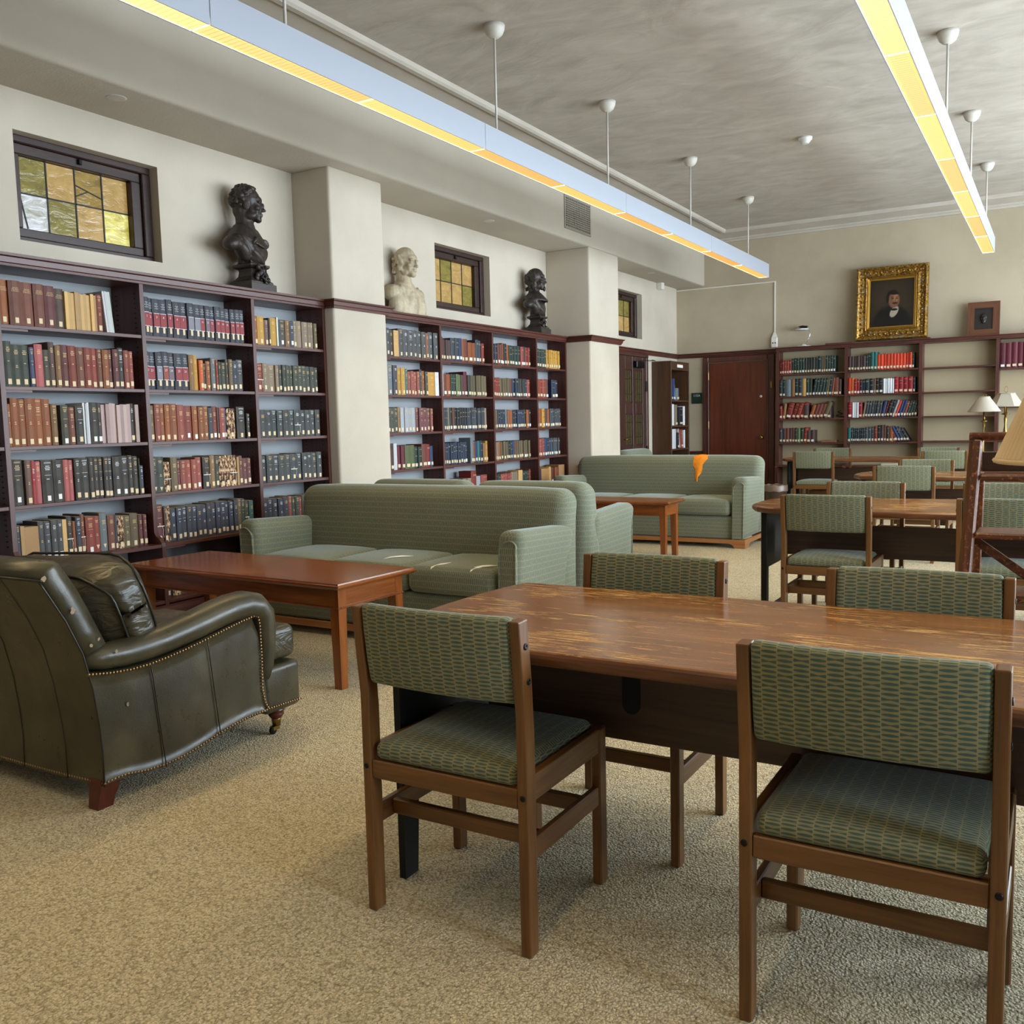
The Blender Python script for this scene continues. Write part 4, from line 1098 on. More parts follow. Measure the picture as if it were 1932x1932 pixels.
# ------------------------------------------------------------------ reading chairs
def make_chair():
    """faces +y; origin on the floor midway along the back of the rear legs"""
    t = thing('reading_chair', 'x', 'chair', (0, 0, 0)); cw = M['chair_wood']; lw, ld, hw = .028, .043, .2515
    for sx in (-1, 1):
        x0, x1 = sorted((sx*hw, sx*(hw-lw)))
        pr = [(0, 0), (.043, 0), (.045, .40), (.045, .56), (.038, .68), (.022, .838), (-.022, .836), (-.010, .70), (.0, .60), (0, .56)]
        m = MB(); m.prism(pr, 'x', x0, x1); a = m.build('rear_leg', cw, t, 'z')
        bv = a.modifiers.new('bevel', 'BEVEL'); bv.width = .004; bv.segments = 2; bv.limit_method = 'ANGLE'
        for (yy, zz) in ((.008, .773), (.019, .686)):
            m = MB(); m.lathe([(.0085, 0), (.0085, .002), (.004, .0035), (.0035, .002)], 10); m.xf(0, lambda p: Vector((sx*p.z, p.x, p.y)))
            m.build('bolt', M['black_metal'], a, loc=(sx*hw, yy, zz))
        m = MB(); m.lathe([(.0075, 0), (.0075, .002), (.004, .003)], 10); m.xf(0, lambda p: Vector((p.x, -p.z, p.y))); m.build('bolt', M['black_metal'], a, loc=(sx*(hw-.012), 0, .402))
        m = MB(); m.box(x0, .405, 0, x1, .448, .452, .004); m.build('front_leg', cw, t, 'z')
        m = MB(); m.box(x0+.003, .045, .382, x1-.003, .405, .452, .003); m.build('side_rail', cw, t, 'y')
        m = MB(); m.box(x0+.004, .045, .233, x1-.004, .405, .287, .003); m.build('side_stretcher', cw, t, 'y')
    i = hw-lw
    m = MB(); m.box(-i, .004, .370, i, .026, .420, .003); m.build('back_rail', cw, t, 'x')
    m = MB(); m.box(-i, .415, .382, i, .440, .452, .003); m.build('front_rail', cw, t, 'x')
    for y in (.088, .325):
        m = MB(); m.box(-i-.004, y, .240, i+.004, y+.022, .282, .003); m.build('cross_stretcher', cw, t, 'x')
    m = MB()
    def seat(p):
        e = max(0, 1-(p.x/.215)**4)*max(0, 1-(p.y/.21)**4)
        if p.z > 0: p.z += .016*e
        return p
    m.rbox((0, .222, .443), (.434, .43, .048), .02, 3, (5, 5, 1), seat); m.build('seat', M['fabric_chair'], t)
    m = MB()
    def back(p):
        bow = -.022*(1-(p.x/.22)**2)
        z = p.z+.735
        rake = .022-(z-.62)*.125
        e = max(0, 1-(p.z/.11)**4)*.006*(1 if p.y > 0 else -1)
        p.y += rake+bow*.8+e+.004
        return p
    m.rbox((0, 0, .735), (.445, .036, .216), .014, 3, (6, 1, 4), back); m.build('back_cushion', M['fabric_chair'], t)
    return t
chair0 = make_chair()
CH = [  # x, y, facing +y (0) or -y (pi), label
 (-1.321, 1.845, 0, 'green upholstered reading chair in the foreground, nearest the leather armchair'),
 (-.312, 1.862, 0, 'green upholstered reading chair at lower right, largest and closest of all'),
 (-1.165, 2.895, PI, 'reading chair facing us across the worn table, left of two, before the sofas'),
 (-.344, 2.885, PI, 'reading chair facing us across the worn table, right of two, by the ladder'),
 (-1.148, 5.465, 0, 'reading chair at the left end of the second table, its back to us'),
 (-1.122, 6.60, PI, 'reading chair on the far side of the second table, near its left end'),
 (-1.155, 8.62, 0, 'reading chair with its back to us at the left of the third table'),
 (-1.112, 9.80, PI, 'reading chair on the far side of the third table, near its left end'),
 (-2.655, 11.93, 0, 'reading chair with its back to us at the left of the farthest table'),
 (-2.67, 13.15, PI, 'reading chair behind the farthest table, left of its two, before the shelves'),
 (-1.165, 12.0, 0, 'reading chair with its back to us near the right end of the farthest table'),
 (-1.345, 13.15, PI, 'reading chair behind the farthest table, right of its two, before empty shelves'),
 (-.212, 5.44, 0, 'reading chair seen through the wooden step ladder, its back to us, at the second table'),
 (-.275, 6.62, PI, 'reading chair on the far side of the second table, seen through the ladder')]
GR = 'green upholstered reading chairs at the tables'
for k, (x, y, rz, lab) in enumerate(CH):
    if k == 0: c = chair0; c.location = (x, y, 0); c['label'] = lab; c['group'] = GR
    else: dup(chair0, (x, y, 0), rz, lab, GR)

# ------------------------------------------------------------------ reading tables
def outline(xl, xr, yc, half, bow_end, bow_side, rc=.05, n=9):
    """boat-shaped top: bowed ends and sides with rounded corners (counter-clockwise)"""
    xm = (xl+xr)/2; L = (xr-xl)/2
    def side(x): return half*(1-bow_side*((x-xm)/L)**2)
    he = side(xl); pts = []
    def endx(y): return bow_end*(1-(y/he)**2)
    xs = [xm-L+bow_end*0+rc*1.2+(2*L-2.4*rc)*k/n for k in range(n+1)]
    for x in xs: pts.append((x, yc-side(x)))
    def arc(sx, sy):
        cx, cy = xm+sx*(L-rc), yc+sy*(he-rc)
        a0 = {(1, -1): -90, (1, 1): 0, (-1, 1): 90, (-1, -1): 180}[(sx, sy)]
        return [(cx+rc*math.cos(math.radians(a0+q*22.5)), cy+rc*math.sin(math.radians(a0+q*22.5))) for q in (1, 2, 3)]
    pts += arc(1, -1)
    for k in range(1, 8): y = -he+rc+(2*he-2*rc)*k/8; pts.append((xr+endx(y), yc+y))
    pts += arc(1, 1)
    for x in reversed(xs): pts.append((x, yc+side(x)))
    pts += arc(-1, 1)
    for k in range(7, 0, -1): y = -he+rc+(2*he-2*rc)*k/8; pts.append((xl-endx(y), yc+y))
    pts += arc(-1, -1)
    return pts
def table(label, xl, xr, yc, half, bow_end, bow_side, rc, near=False, zt=.74):
    t = thing('reading_table', label, 'table', ((xl+xr)/2, yc, 0), 0, 'long wooden reading tables')
    xm = (xl+xr)/2
    ol = [(x-xm, y-yc) for x, y in outline(xl, xr, yc, half, bow_end, bow_side, rc)]
    m = MB(); m.slab(ol, zt-.038, zt, .016, 3)
    o = m.build('table_top', [M['table_top'], M['table_edge']], t, 'x')
    for p in o.data.polygons: p.material_index = 0 if p.normal.z > .75 else 1
    he = half*(1-bow_side)
    for sx, x in ((-1, xl-xm+.065), (1, xr-xm-.065)):
        a, b = (-.34, .34) if near else (-min(.27, he-.05), min(.27, he-.05))
        e = thing2 = bpy.data.objects.new('end_frame', None); COL.objects.link(e); e.parent = t
        m = MB(); w = .022 if near else .036; x = x+sx*.043 if near else x
        if near:
            pr = [(a, 0), (a+.06, 0), (a+.075, .23), (a+.16, .285), (b-.16, .285), (b-.075, .23), (b-.06, 0), (b, 0), (b, zt-.038), (a, zt-.038)]
            m.prism(pr, 'x', x-w/2, x+w/2); m.build('end_panel', M['black'], e)
        else:
            for y in (a, b-.055): m2 = MB(); m2.box(x-w/2, y, 0, x+w/2, y+.055, zt-.038, .004); m2.build('leg', M['black'], e)
            m.box(x-w/2+.004, a+.055, .03, x+w/2-.004, b-.055, .075, .003); m.build('foot_rail', M['black'], e)
            m = MB(); m.box(x-w/2+.008, a+.055, .34, x+w/2-.008, b-.055, zt-.04); m.build('end_panel', M['black'], e)
    z0, z1 = (.393, zt-.039) if near else (.402, .603)
    m = MB(); m.box(xl-xm+.12, -.012, z0, xr-xm-.12, .012, z1, .002); m.build('modesty_panel', M['dark_wood'], t, 'x')
    if not near:
        for x in (xl-xm+.42, 0, xr-xm-.42):
            m = MB(); m.box(x-.03, .012, .5, x+.03, .05, zt-.04, .003); m.build('support', M['black'], t)
    if near:
        m = MB(); m.prism([(-.027, 0), (.027, 0), (.027, .16), (-.027, .16)], 'y', -.016, -.012); m.prism([(.027*math.cos(a), .027*math.sin(a)) for a in [PI*q/8+PI for q in range(9)]], 'y', -.016, -.012)
        m.build('cable_slot', M['black'], t, loc=(-1.017-xm, 0, .50))
    return t
table('long worn reading table in the foreground with scratched bare patches', -1.615, 1.0, 2.365, .432, .035, .0, .03, near=True)
table('second reading table, behind the foreground one, with a dark hanging modesty panel', -1.655, 1.05, 6.065, .475, .045, .22, .13)
table('third reading table, half hidden behind chairs in the middle distance', -1.60, 1.1, 9.19, .44, .05, .2, .13)
table('farthest reading table, in front of the back wall bookcase', -3.10, .35, 12.50, .40, .05, .15, .12)

# ------------------------------------------------------------------ sofas and armchairs
def tear(m, pts, n, h):
    pass
def make_seating(name, label, cat, W, ncush, D=.80, group=None):
    """faces -y; origin on the floor at the middle of the front edge"""
    t = thing(name, label, cat, (0, 0, 0), 0, group); F = M['fabric_sofa']; hw = W/2; aw = .145
    # plinth with bracket feet
    m = MB()
    def plinth(a, b):
        return [(a, 0), (a+.11, 0), (a+.125, .03), (a+.16, .045), (b-.16, .045), (b-.125, .03), (b-.11, 0), (b, 0), (b, .085), (a, .085)]
    m.prism(plinth(-hw+.006, hw-.006), 'y', .006, .03); m.prism(plinth(-hw+.006, hw-.006), 'y', D-.05, D-.03)
    m.prism(plinth(.03, D-.05), 'x', -hw+.006, -hw+.03); m.prism(plinth(.03, D-.05), 'x', hw-.03, hw-.006)
    m.build('plinth', M['plinth_wood'], t, 'x')
    m = MB(); m.rbox((0, .335, .20), (W-2*aw+.02, .60, .235), .02, 2, (6, 1, 1)); m.build('seat_deck', F, t)
    for sx in (-1, 1):
        def arm(p):
            k = max(0.0, min(1.0, (p.z-.08)/.22)); k = k*k*(3-2*k)
            p.x += sx*.028*k*(1 if p.x*sx > 0 else .25)
            p.z -= .05*(p.y+.32)*max(0, min(1, (p.z+.1)/.4))
            p.x += -sx*.012*max(0, -p.z/.31)
            return p
        cx = sx*(hw-aw/2-.012)
        m = MB(); m.rbox((cx, .345, .395), (aw, .66, .625), .058, 4, (1, 6, 7), arm); a = m.build('arm', F, t)
        # front facing panel with its welt
        m = MB(); wv = .052
        pr = [(-wv, -.30), (wv, -.30)]+[(wv*math.cos(q)+sx*.018*math.sin(q), .205+wv*math.sin(q)) for q in [PI*k/8 for k in range(9)]]
        pr = [(x+(-sx*.010 if z < -.1 else 0), z) for x, z in pr]
        m.prism(pr, 'y', -.006, .02); m.xf(0, lambda p: Vector((p.x+cx+sx*.012, p.y+.013, p.z+.395))); m.build('arm_front', F, t)
        m = MB(); m.tube([(x+cx+sx*.012, .006, z+.395) for x, z in pr[1:]+pr[:1]], .0055, 6); m.build('welt', F, t)
    def back(p):
        zz = p.z+.40
        k = max(0, min(1, (zz-.05)/.8))
        p.y += .095*k-.03 if p.y < 0 else .03*k*k-.0
        if p.y > 0 and p.z > .3: p.y += .01
        e = max(0, 1-(p.x/(hw*.98))**6)
        if p.z > .2: p.z += -.014*(1-e)
        if p.y < .1: p.y -= .018*max(0, 1-((p.z-.12)/.26)**2)*e
        return p
    m = MB(); m.rbox((0, D-.15, .49), (W-.012, .24, .82), .088, 5, (10, 1, 8), back); bk = m.build('back', F, t)
    cw = (W-2*aw-.024)/ncush
    for k in range(ncush):
        def cush(p):
            e = max(0, 1-(2*p.x/cw)**4)*max(0, 1-(p.y/.30)**4)
            if p.z > 0: p.z += .022*e
            if p.y < -.2: p.y -= .012*max(0, 1-(2*p.x/cw)**4)
            return p
        m = MB(); m.rbox((-hw+aw+.012+cw*(k+.5), .29, .398), (cw-.006, .575, .155), .045, 4, (4, 4, 1), cush); m.build('seat_cushion', F, t)
    return t
sofa = make_seating('sofa', 'green three-seat sofa with white tears in its cushions, nearest the camera', 'sofa', 2.14, 3, group='green three-seat sofas')
sofa2 = dup(sofa, (-3.705, 8.945, 0), 0, 'farther green three-seat sofa with an orange tear in its back', 'green three-seat sofas')
sofa.location = (-3.585, 4.30, 0)
def leaf(name, mat, par, pts, lift, norm):
    """a slit: thin lens of stuffing standing proud of the cover; pts = centre line, width in the middle"""
    m = MB(); st = []
    n = len(pts)
    L = []; R = []; T = []
    for k, (p, w) in enumerate(pts):
        p = Vector(p); t = (Vector(pts[min(k+1, n-1)][0])-Vector(pts[max(k-1, 0)][0])).normalized(); s = t.cross(norm).normalized()
        L.append(p-s*w); R.append(p+s*w); T.append(p+norm*lift*(w/max(q[1] for q in pts)))
    v = L+T+R; F = []
    for k in range(n-1):
        F += [(k, n+k, n+k+1, k+1), (n+k, 2*n+k, 2*n+k+1, n+k+1)]
    m.add(v, F, True); return m.build(name, mat, par)
def cushions(root): return sorted([c for c in root.children if c.name.startswith('seat_cushion')], key=lambda c: sum(v.co.x for v in c.data.vertices)/len(c.data.vertices))
cs = cushions(sofa); UP = Vector((0, -.35, .94)).normalized()
zc = .498
leaf('white_tear', M['stuffing'], cs[1], [((.06, .10, zc-.008), .002), ((.09, .13, zc), .009), ((.14, .18, zc+.002), .011), ((.20, .22, zc+.002), .002)], .006, Vector((0, 0, 1)))
leaf('white_tear', M['stuffing'], cs[2], [((.475, -.006, .445), .001), ((.485, .012, .478), .008), ((.515, .06, zc-.008), .009), ((.555, .11, zc-.002), .002)], .006, UP)
leaf('white_tear', M['stuffing'], cs[2], [((.745, -.004, .445), .001), ((.755, .012, .474), .007), ((.775, .045, zc-.012), .007), ((.80, .08, zc-.006), .002)], .006, UP)
leaf('white_tear', M['stuffing'], cs[2], [((.75, .05, zc-.010), .001), ((.79, .075, zc-.005), .010), ((.83, .10, zc-.003), .008), ((.87, .115, zc-.002), .001)], .006, UP)
bk2 = [c for c in sofa2.children if c.name.startswith('back')][0]

ac = make_seating('armchair', 'green armchair directly behind the near sofa, right of two, its back to us', 'armchair', .90, 1, group='green armchairs behind the near sofa')
ac.location = (-3.085, 6.20, 0); ac.rotation_euler = (0, 0, PI)
dup(ac, (-4.05, 6.25, 0), PI, 'green armchair behind the near sofa, left of two, only its top showing', 'green armchairs behind the near sofa')
dup(ac, (-4.25, 11.62, 0), PI*.5, 'green armchair behind the far sofa at its left, only its top showing', 'green armchairs behind the far sofa')

# ------------------------------------------------------------------ occasional tables
def occasional(label, loc, rz, W, D, H=.54):
    """origin on the floor under the middle of the top"""
    t = thing('coffee_table', label, 'table', loc, rz, 'low cherry occasional tables'); w = M['coffee_wood']
    m = MB(); hw, hd = W/2, D/2
    rings = []
    for o, z in ((-.03, H-.034), (-.012, H-.030), (0, H-.018), (0, H-.010), (-.008, H-.006), (-.010, H)):
        rings.append([(-hw-o, -hd-o, z), (hw+o, -hd-o, z), (hw+o, hd+o, z), (-hw-o, hd+o, z)])
    rings = [[(sx*(hw+o), sy*(hd+o), z) for sx, sy in ((-1, -1), (1, -1), (1, 1), (-1, 1))] for o, z in ((-.03, H-.034), (-.012, H-.030), (0, H-.018), (0, H-.010), (-.008, H-.006), (-.010, H))]
    m.loft(rings, True, smooth=False); m.build('table_top', w, t, 'x')
    a, b = hw-.055, hd-.055
    m = MB()
    for bx in ((-a, -b, H-.128, a, -b+.022, H-.034), (-a, b-.022, H-.128, a, b, H-.034), (-a, -b+.022, H-.128, -a+.022, b-.022, H-.034), (a-.022, -b+.022, H-.128, a, b-.022, H-.034)): m.box(*bx)
    m.build('apron', w, t, 'x')
    m = MB()
    for bx in ((-a-.007, -b-.007, H-.136, a+.007, -b+.012, H-.124), (-a-.007, b-.012, H-.136, a+.007, b+.007, H-.124), (-a-.007, -b+.012, H-.136, -a+.012, b-.012, H-.124), (a-.012, -b+.012, H-.136, a+.007, b-.012, H-.124)): m.box(*bx, .004)
    m.build('bead', w, t, 'x')
    for sx in (-1, 1):
        for sy in (-1, 1):
            x, y = sx*(a-.028), sy*(b-.028); m = MB(); s0, s1 = .029, .023
            m.loft([[(x+sx*(.029-s)+q*s, y+sy*(.029-s)+r*s, z) for q, r in ((-1, -1), (1, -1), (1, 1), (-1, 1))] for s, z in ((s1, 0), (s0, H-.10), (s0, H-.04))], True, smooth=False)
            m.build('leg', w, t, 'z')
    return t
occasional('low cherry coffee table between the leather armchair and the near sofa', (-3.79, 3.69, 0), math.radians(-2.2), 1.66, .60)
occasional('low cherry coffee table in front of the far sofa, beside the armchairs', (-3.86, 8.17, 0), 0, 1.62, .44)

# ------------------------------------------------------------------ leather armchair (faces +y)
def leather_chair():
    t = thing('leather_armchair', 'dark olive leather club armchair with brass nailheads, seen from behind at the left', 'armchair', (-3.24, 1.93, 0))
    ox, oy = -3.24, 1.93; LT = M['leather']; hw = .44
    def Y(y): return y-oy
    # bottom edge curve and arm curve, as seen on the side panel
    bot = [(1.931, .085), (1.98, .089), (2.03, .087), (2.10, .074), (2.185, .068), (2.27, .073), (2.358, .088), (2.44, .106), (2.515, .119), (2.61, .128), (2.711, .129), (2.81, .126), (2.901, .123)]
    armt = [(1.90, .492), (1.98, .478), (2.06, .470), (2.139, .470), (2.22, .477), (2.31, .489), (2.399, .504), (2.49, .522), (2.58, .538), (2.655, .548)]
    def lerp(tab, y):
        for (a, za), (b, zb) in zip(tab, tab[1:]):
            if y <= b: q = max(0, (y-a)/(b-a)); return za+(zb-za)*q
        return tab[-1][1]
    bprof = [(.06, 1.929), (.085, 1.929), (.20, 1.932), (.30, 1.927), (.43, 1.912), (.56, 1.885)]
    for sx in (-1, 1):
        # side panel, gently cushioned
        ys = [1.934+.776*k/22 for k in range(23)]
        m = MB(); nz = 8; V = []; Fc = []
        for k, y in enumerate(ys):
            zb = lerp(bot, y); zt = lerp(armt, min(y, 2.655))
            if y > 2.665: zt = .548-(y-2.665)*9.0
            zt = max(zt, zb+.01)
            for j in range(nz+1):
                q = j/nz; z = zb+(zt-zb)*q
                u = (y-1.934)/.776
                bul = .004*(1-(2*q-1)**4)*(1-(2*u-1)**6)
                seam = .0035*(math.exp(-((y-2.165)/.006)**2)+math.exp(-((y-2.425)/.006)**2))
                V.append((sx*(hw-.006+bul-seam), Y(y+(lerp(bprof, z)-1.930)*max(0, 1-u*3)), z))
        for k in range(len(ys)-1):
            for j in range(nz):
                a = k*(nz+1)+j; q = (a, a+nz+1, a+nz+2, a+1); Fc.append(q if sx > 0 else q[::-1])
        m.add(V, Fc, True)
        inner = [(-1*sx*0+sx*(hw-.13), v[1], v[2]) for v in V]
        m.add(inner, [f[::-1] for f in Fc], True)
        # close top and bottom
        n1 = nz+1
        for k in range(len(ys)-1):
            for e in (0, nz):
                a, b = k*n1+e, (k+1)*n1+e; A2, B2 = a+len(V), b+len(V)
                m.f.append((a, A2, B2, b) if (e == 0) == (sx < 0) else (a, b, B2, A2)); m.mi.append(0); m.sm.append(False); m.c.append(None)
        sp = m.build('side_panel', LT, t)
        # seams
        for sy in (2.165, 2.425):
            m = MB(); pts = []
            for q in range(9):
                yy = sy-.02+.045*q/8*0.9 if False else sy+(.5-q/8)*(-.04)
                zb, zt = lerp(bot, yy), lerp(armt, yy); z = zt+(zb-zt)*q/8
                pts.append((sx*(hw+.0035), Y(yy), z+(.002 if q == 8 else -.004 if q == 0 else 0)))
            m.tube(pts, .0022, 5); m.build('seam', M['piping'], sp)
        # scrolled arm
        cen = [(1.905, .532, .036), (1.98, .524, .046), (2.063, .520, .050), (2.14, .524, .053), (2.222, .531, .055), (2.31, .544, .056), (2.395, .558, .057), (2.48, .574, .058), (2.56, .586, .058), (2.63, .588, .058), (2.69, .572, .058), (2.722, .535, .057), (2.732, .48, .054), (2.730, .40, .050), (2.722, .32, .045), (2.712, .262, .036)]
        m = MB(); pts = []; rings = []
        P = [Vector((sx*(hw-.045), Y(y), z)) for y, z, r in cen]
        for k, (y, z, r) in enumerate(cen):
            d = (P[min(k+1, len(P)-1)]-P[max(k-1, 0)]).normalized(); xx = Vector((1, 0, 0)); yy = d.cross(xx).normalized()
            rw = r*1.22 if k > 0 else r
            rings.append([P[k]+xx*rw*math.cos(2*PI*i/16)+yy*r*math.sin(2*PI*i/16) for i in range(16)])
        m.loft(rings, True); m.build('arm', LT, t)
        # nailheads along arm line, front and bottom edge (one small trim)
        m = MB()
        def nails(path, step=.0135, r=.0056):
            pts = [Vector(p) for p in path]; acc = 0; nxt = 0
            for a, b in zip(pts, pts[1:]):
                L = (b-a).length
                while nxt <= acc+L:
                    p = a+(b-a)*((nxt-acc)/L); m.ell(p, (r*.7, r, r), None, 7, 4); nxt += step
                acc += L
        px = sx*(hw+.002)
        nails([(px, Y(y), z-.006) for y, z in armt]+[(px, Y(2.672), .535), (px, Y(2.679), .50), (px, Y(2.680), .36), (px, Y(2.676), .232), (px, Y(2.688), .17), (px, Y(2.706), .14)])
        nails([(px, Y(y), z+.010) for y, z in bot])
        m.build('nailhead_trim', M['bronze_nail'], t, kind='stuff')
    # outside back: leaning slab with curved lower part
    prof = [(1.929, .085), (1.932, .20), (1.927, .30), (1.912, .43), (1.885, .56), (1.838, .68), (1.775, .80), (1.762, .825)]
    m = MB(); V = []; Fc = []; nx = 10
    for (y, z) in prof:
        for k in range(nx+1):
            x = -hw+2*hw*k/nx; drop = 0
            V.append((x*(1 if z < .5 else 1-.05*(z-.5)/.3), Y(y)-.012*(1-(x/hw)**2), z))
    for j in range(len(prof)-1):
        for k in range(nx): a = j*(nx+1)+k; Fc.append((a, a+1, a+nx+2, a+nx+1))
    m.add(V, Fc, True); ob = m.build('outside_back', LT, t)
    for x in (-.25, .0, .25):
        m = MB(); m.tube([(x*(1-.02*j)+.0, Y(y)-.012*(1-(x/hw)**2)-.0005, z) for j, (y, z) in enumerate(prof)], .0022, 5); m.build('seam', M['piping'], ob)
    m = MB()
    for k in range(64):
        x = -hw+2*hw*k/63; m.ell((x, Y(1.932)-.012*(1-(x/hw)**2)-.001, .095-.012*math.cos(x/hw*PI)*0), (.0056, .004, .0056), None, 7, 4)
    m.build('nailhead_trim', M['bronze_nail'], t, kind='stuff')
    # padded back frame with wings ending on the arms
    m = MB(); rings = []
    for (y, z, th) in ((1.895, .555, .085), (1.868, .62, .088), (1.838, .69, .090), (1.805, .76, .092), (1.778, .815, .088), (1.778, .845, .070), (1.792, .862, .04)):
        w = hw*(1 if z < .6 else 1-.05*(z-.5)/.3)
        rings.append([(-w, Y(y), z), (-w-.004, Y(y)+th*.5, z+.012), (-w+.012, Y(y)+th, z+.02), (0, Y(y)+th+.02, z+.02), (w-.012, Y(y)+th, z+.02), (w+.004, Y(y)+th*.5, z+.012), (w, Y(y), z), (0, Y(y)-.010, z)])
    m.loft(rings, True); m.build('back_frame', LT, t)
    m = MB(); m.tube([(-hw*.985, Y(1.762), .826), (0, Y(1.75), .828), (hw*.985, Y(1.762), .826)], .005, 6)
    for sx in (-1, 1):
        m.tube([(sx*hw*(1 if z < .5 else 1-.05*(z-.5)/.3)+sx*.001, Y(y), z) for y, z in prof], .004, 6)
    m.build('piping', M['piping'], t)
    # loose back cushion
    m = MB()
    def pil(p):
        e = max(0, 1-(p.x/.36)**4)*max(0, 1-(p.z/.17)**4)
        p.y *= .55+.75*e
        p.z += .012*math.sin(p.x*9)*(1 if p.z > 0 else 0)-.03*max(0, (abs(p.x)-.27)/.1)*(1 if p.z > 0 else 0)
        q = Vector((p.x, p.y*math.cos(.32)+p.z*-math.sin(.32), p.z*math.cos(.32)+p.y*math.sin(.32))); return q
    m.rbox((.03, Y(2.12), .672), (.78, .25, .33), .075, 4, (8, 3, 6), pil); pc = m.build('back_cushion', M['leather_soft'], t)
    m = MB()
    for sg in (-1, 1):
        pts = []
        for a in range(33):
            q = 2*PI*a/32; c, s = math.cos(q), math.sin(q)
            x = .374*math.copysign(abs(c)**.35, c); z = .152*math.copysign(abs(s)**.35, s)
            p = pil(Vector((x, sg*.112, z))); pts.append((p.x+.03, p.y+Y(2.12), p.z+.672))
        m.tube(pts, .0055, 6, False)
    m.build('piping', M['piping'], pc)
    m = MB()
    def seat(p):
        e = max(0, 1-(p.x/.36)**4)*max(0, 1-(p.y/.46)**6)
        if p.z > 0: p.z += .03*e
        return p
    m.rbox((0, Y(2.44), .405), (.60, .60, .15), .045, 4, (5, 5, 1), seat)
    m.rbox((0, Y(2.825), .390), (.84, .165, .145), .035, 4, (6, 1, 1), None); m.build('seat_cushion', M['leather_soft'], t)
    m = MB(); m.rbox((0, Y(2.80), .2075), (.876, .21, .20), .026, 3, (6, 1, 2)); m.build('front_rail', LT, t)
    # legs
    for sx in (-1, 1):
        x = sx*(hw-.045); m = MB()
        m.loft([[(x+q*a+sx*.0, Y(1.955)+dy+r*b, z) for q, r in ((-1, -1), (1, -1), (1, 1), (-1, 1))] for z, a, b, dy in ((.0, .026, .030, -.012), (.03, .028, .032, -.006), (.06, .031, .036, .004), (.105, .034, .042, .012))], True, smooth=False)
        m.build('rear_leg', M['leg_wood'], t, 'z')
        lx, ly = sx*(hw-.055), Y(2.80)
        m = MB(); m.lathe([(.032, .135), (.036, .128), (.034, .118), (.030, .115), (.037, .106), (.037, .098), (.030, .094), (.034, .088), (.033, .080), (.022, .066)], 18, (lx, ly, 0)); l = m.build('front_leg', M['leg_wood'], t, 'z')
        m = MB(); m.lathe([(.021, .068), (.021, .062), (.017, .034), (.013, .032)], 16, (lx, ly, 0)); m.box(lx-.012, ly-.03, .018, lx-.008, ly+.006, .034); m.box(lx+.008, ly-.03, .018, lx+.012, ly+.006, .034)
        m.build('caster_cup', M['brass'], l)
        m = MB(); m.lathe([(.004, -.007), (.016, -.007), (.0175, 0), (.016, .007), (.004, .007)], 16); m.xf(0, lambda p: Vector((p.z+lx, p.x+ly-.022, p.y+.0175))); m.build('caster_wheel', M['black_metal'], l)
    # scuffs where the hide has worn through
    for (x, y, z, s) in ((hw+.004, 1.855, .715, .016), (hw+.003, 1.915, .585, .010), (hw+.001, 1.945, .60, .009), (hw+.014, 2.0, .545, .011), (hw+.001, 2.04, .345, .010), (hw-.01, 1.77, .833, .016)):
        m = MB(); n = 9; rnd = random.Random(int(z*999)); V = [(0, 0, 0)]+[(0, s*rnd.uniform(.35, 1)*math.cos(2*PI*k/n)*.8, s*rnd.uniform(.35, 1)*math.sin(2*PI*k/n)) for k in range(n)]
        m.add(V, [(0, k+1, (k+1) % n+1) for k in range(n)]); m.build('scuff', M['scuff'], t, loc=(x+.0015, Y(y), z))
    return t
leather_chair()

# ------------------------------------------------------------------ orange tear in the far sofa's back
from mathutils.bvhtree import BVHTree
_bv = BVHTree.FromPolygons([v.co for v in bk2.data.vertices], [tuple(p.vertices) for p in bk2.data.polygons])
rows = [(.415, .088, -.06, .070), (.41, .088, .0, .078), (.405, .085, 0, .080), (.402, .80, 0, .068), (.40, .76, 0, .055), (.397, .72, 0, .042), (.394, .68, 0, .030), (.391, .645, 0, .018), (.389, .61, 0, .004)]
pts = []
for k, (d, zz) in enumerate(((Vector((0, .25, -1)), None), (Vector((0, .6, -1)), None), (Vector((0, 1, -.8)), None), (Vector((0, 1, -.3)), .84), (Vector((0, 1, 0)), .80), (Vector((0, 1, 0)), .755), (Vector((0, 1, 0)), .71), (Vector((0, 1, 0)), .67), (Vector((0, 1, 0)), .62))):
    d = d.normalized(); cx, w = rows[k][0], rows[k][3]
    tgt = Vector((0, .68, .80)) if zz is None else Vector((0, .60, zz))
    row = []
    for e in (-1, -.5, 0, .5, 1):
        p = tgt.copy(); p.x = cx+e*w+(.012*math.sin(k*2+e*3) if abs(e) == 1 else 0)
        h = _bv.ray_cast(p-d*1.2, d)
        q = h[0]+h[1]*(.002+.010*(1-e*e)); row.append(q)
    pts.append(row)
m = MB(); n = 5; V = [q for r in pts for q in r]; F = []
for k in range(len(pts)-1):
    for e in range(n-1): F.append((k*n+e, (k+1)*n+e, (k+1)*n+e+1, k*n+e+1))
m.add(V, F, True); o = m.build('orange_tear', M['foam'], sofa2); o['label'] = 'orange foam showing through the torn back'

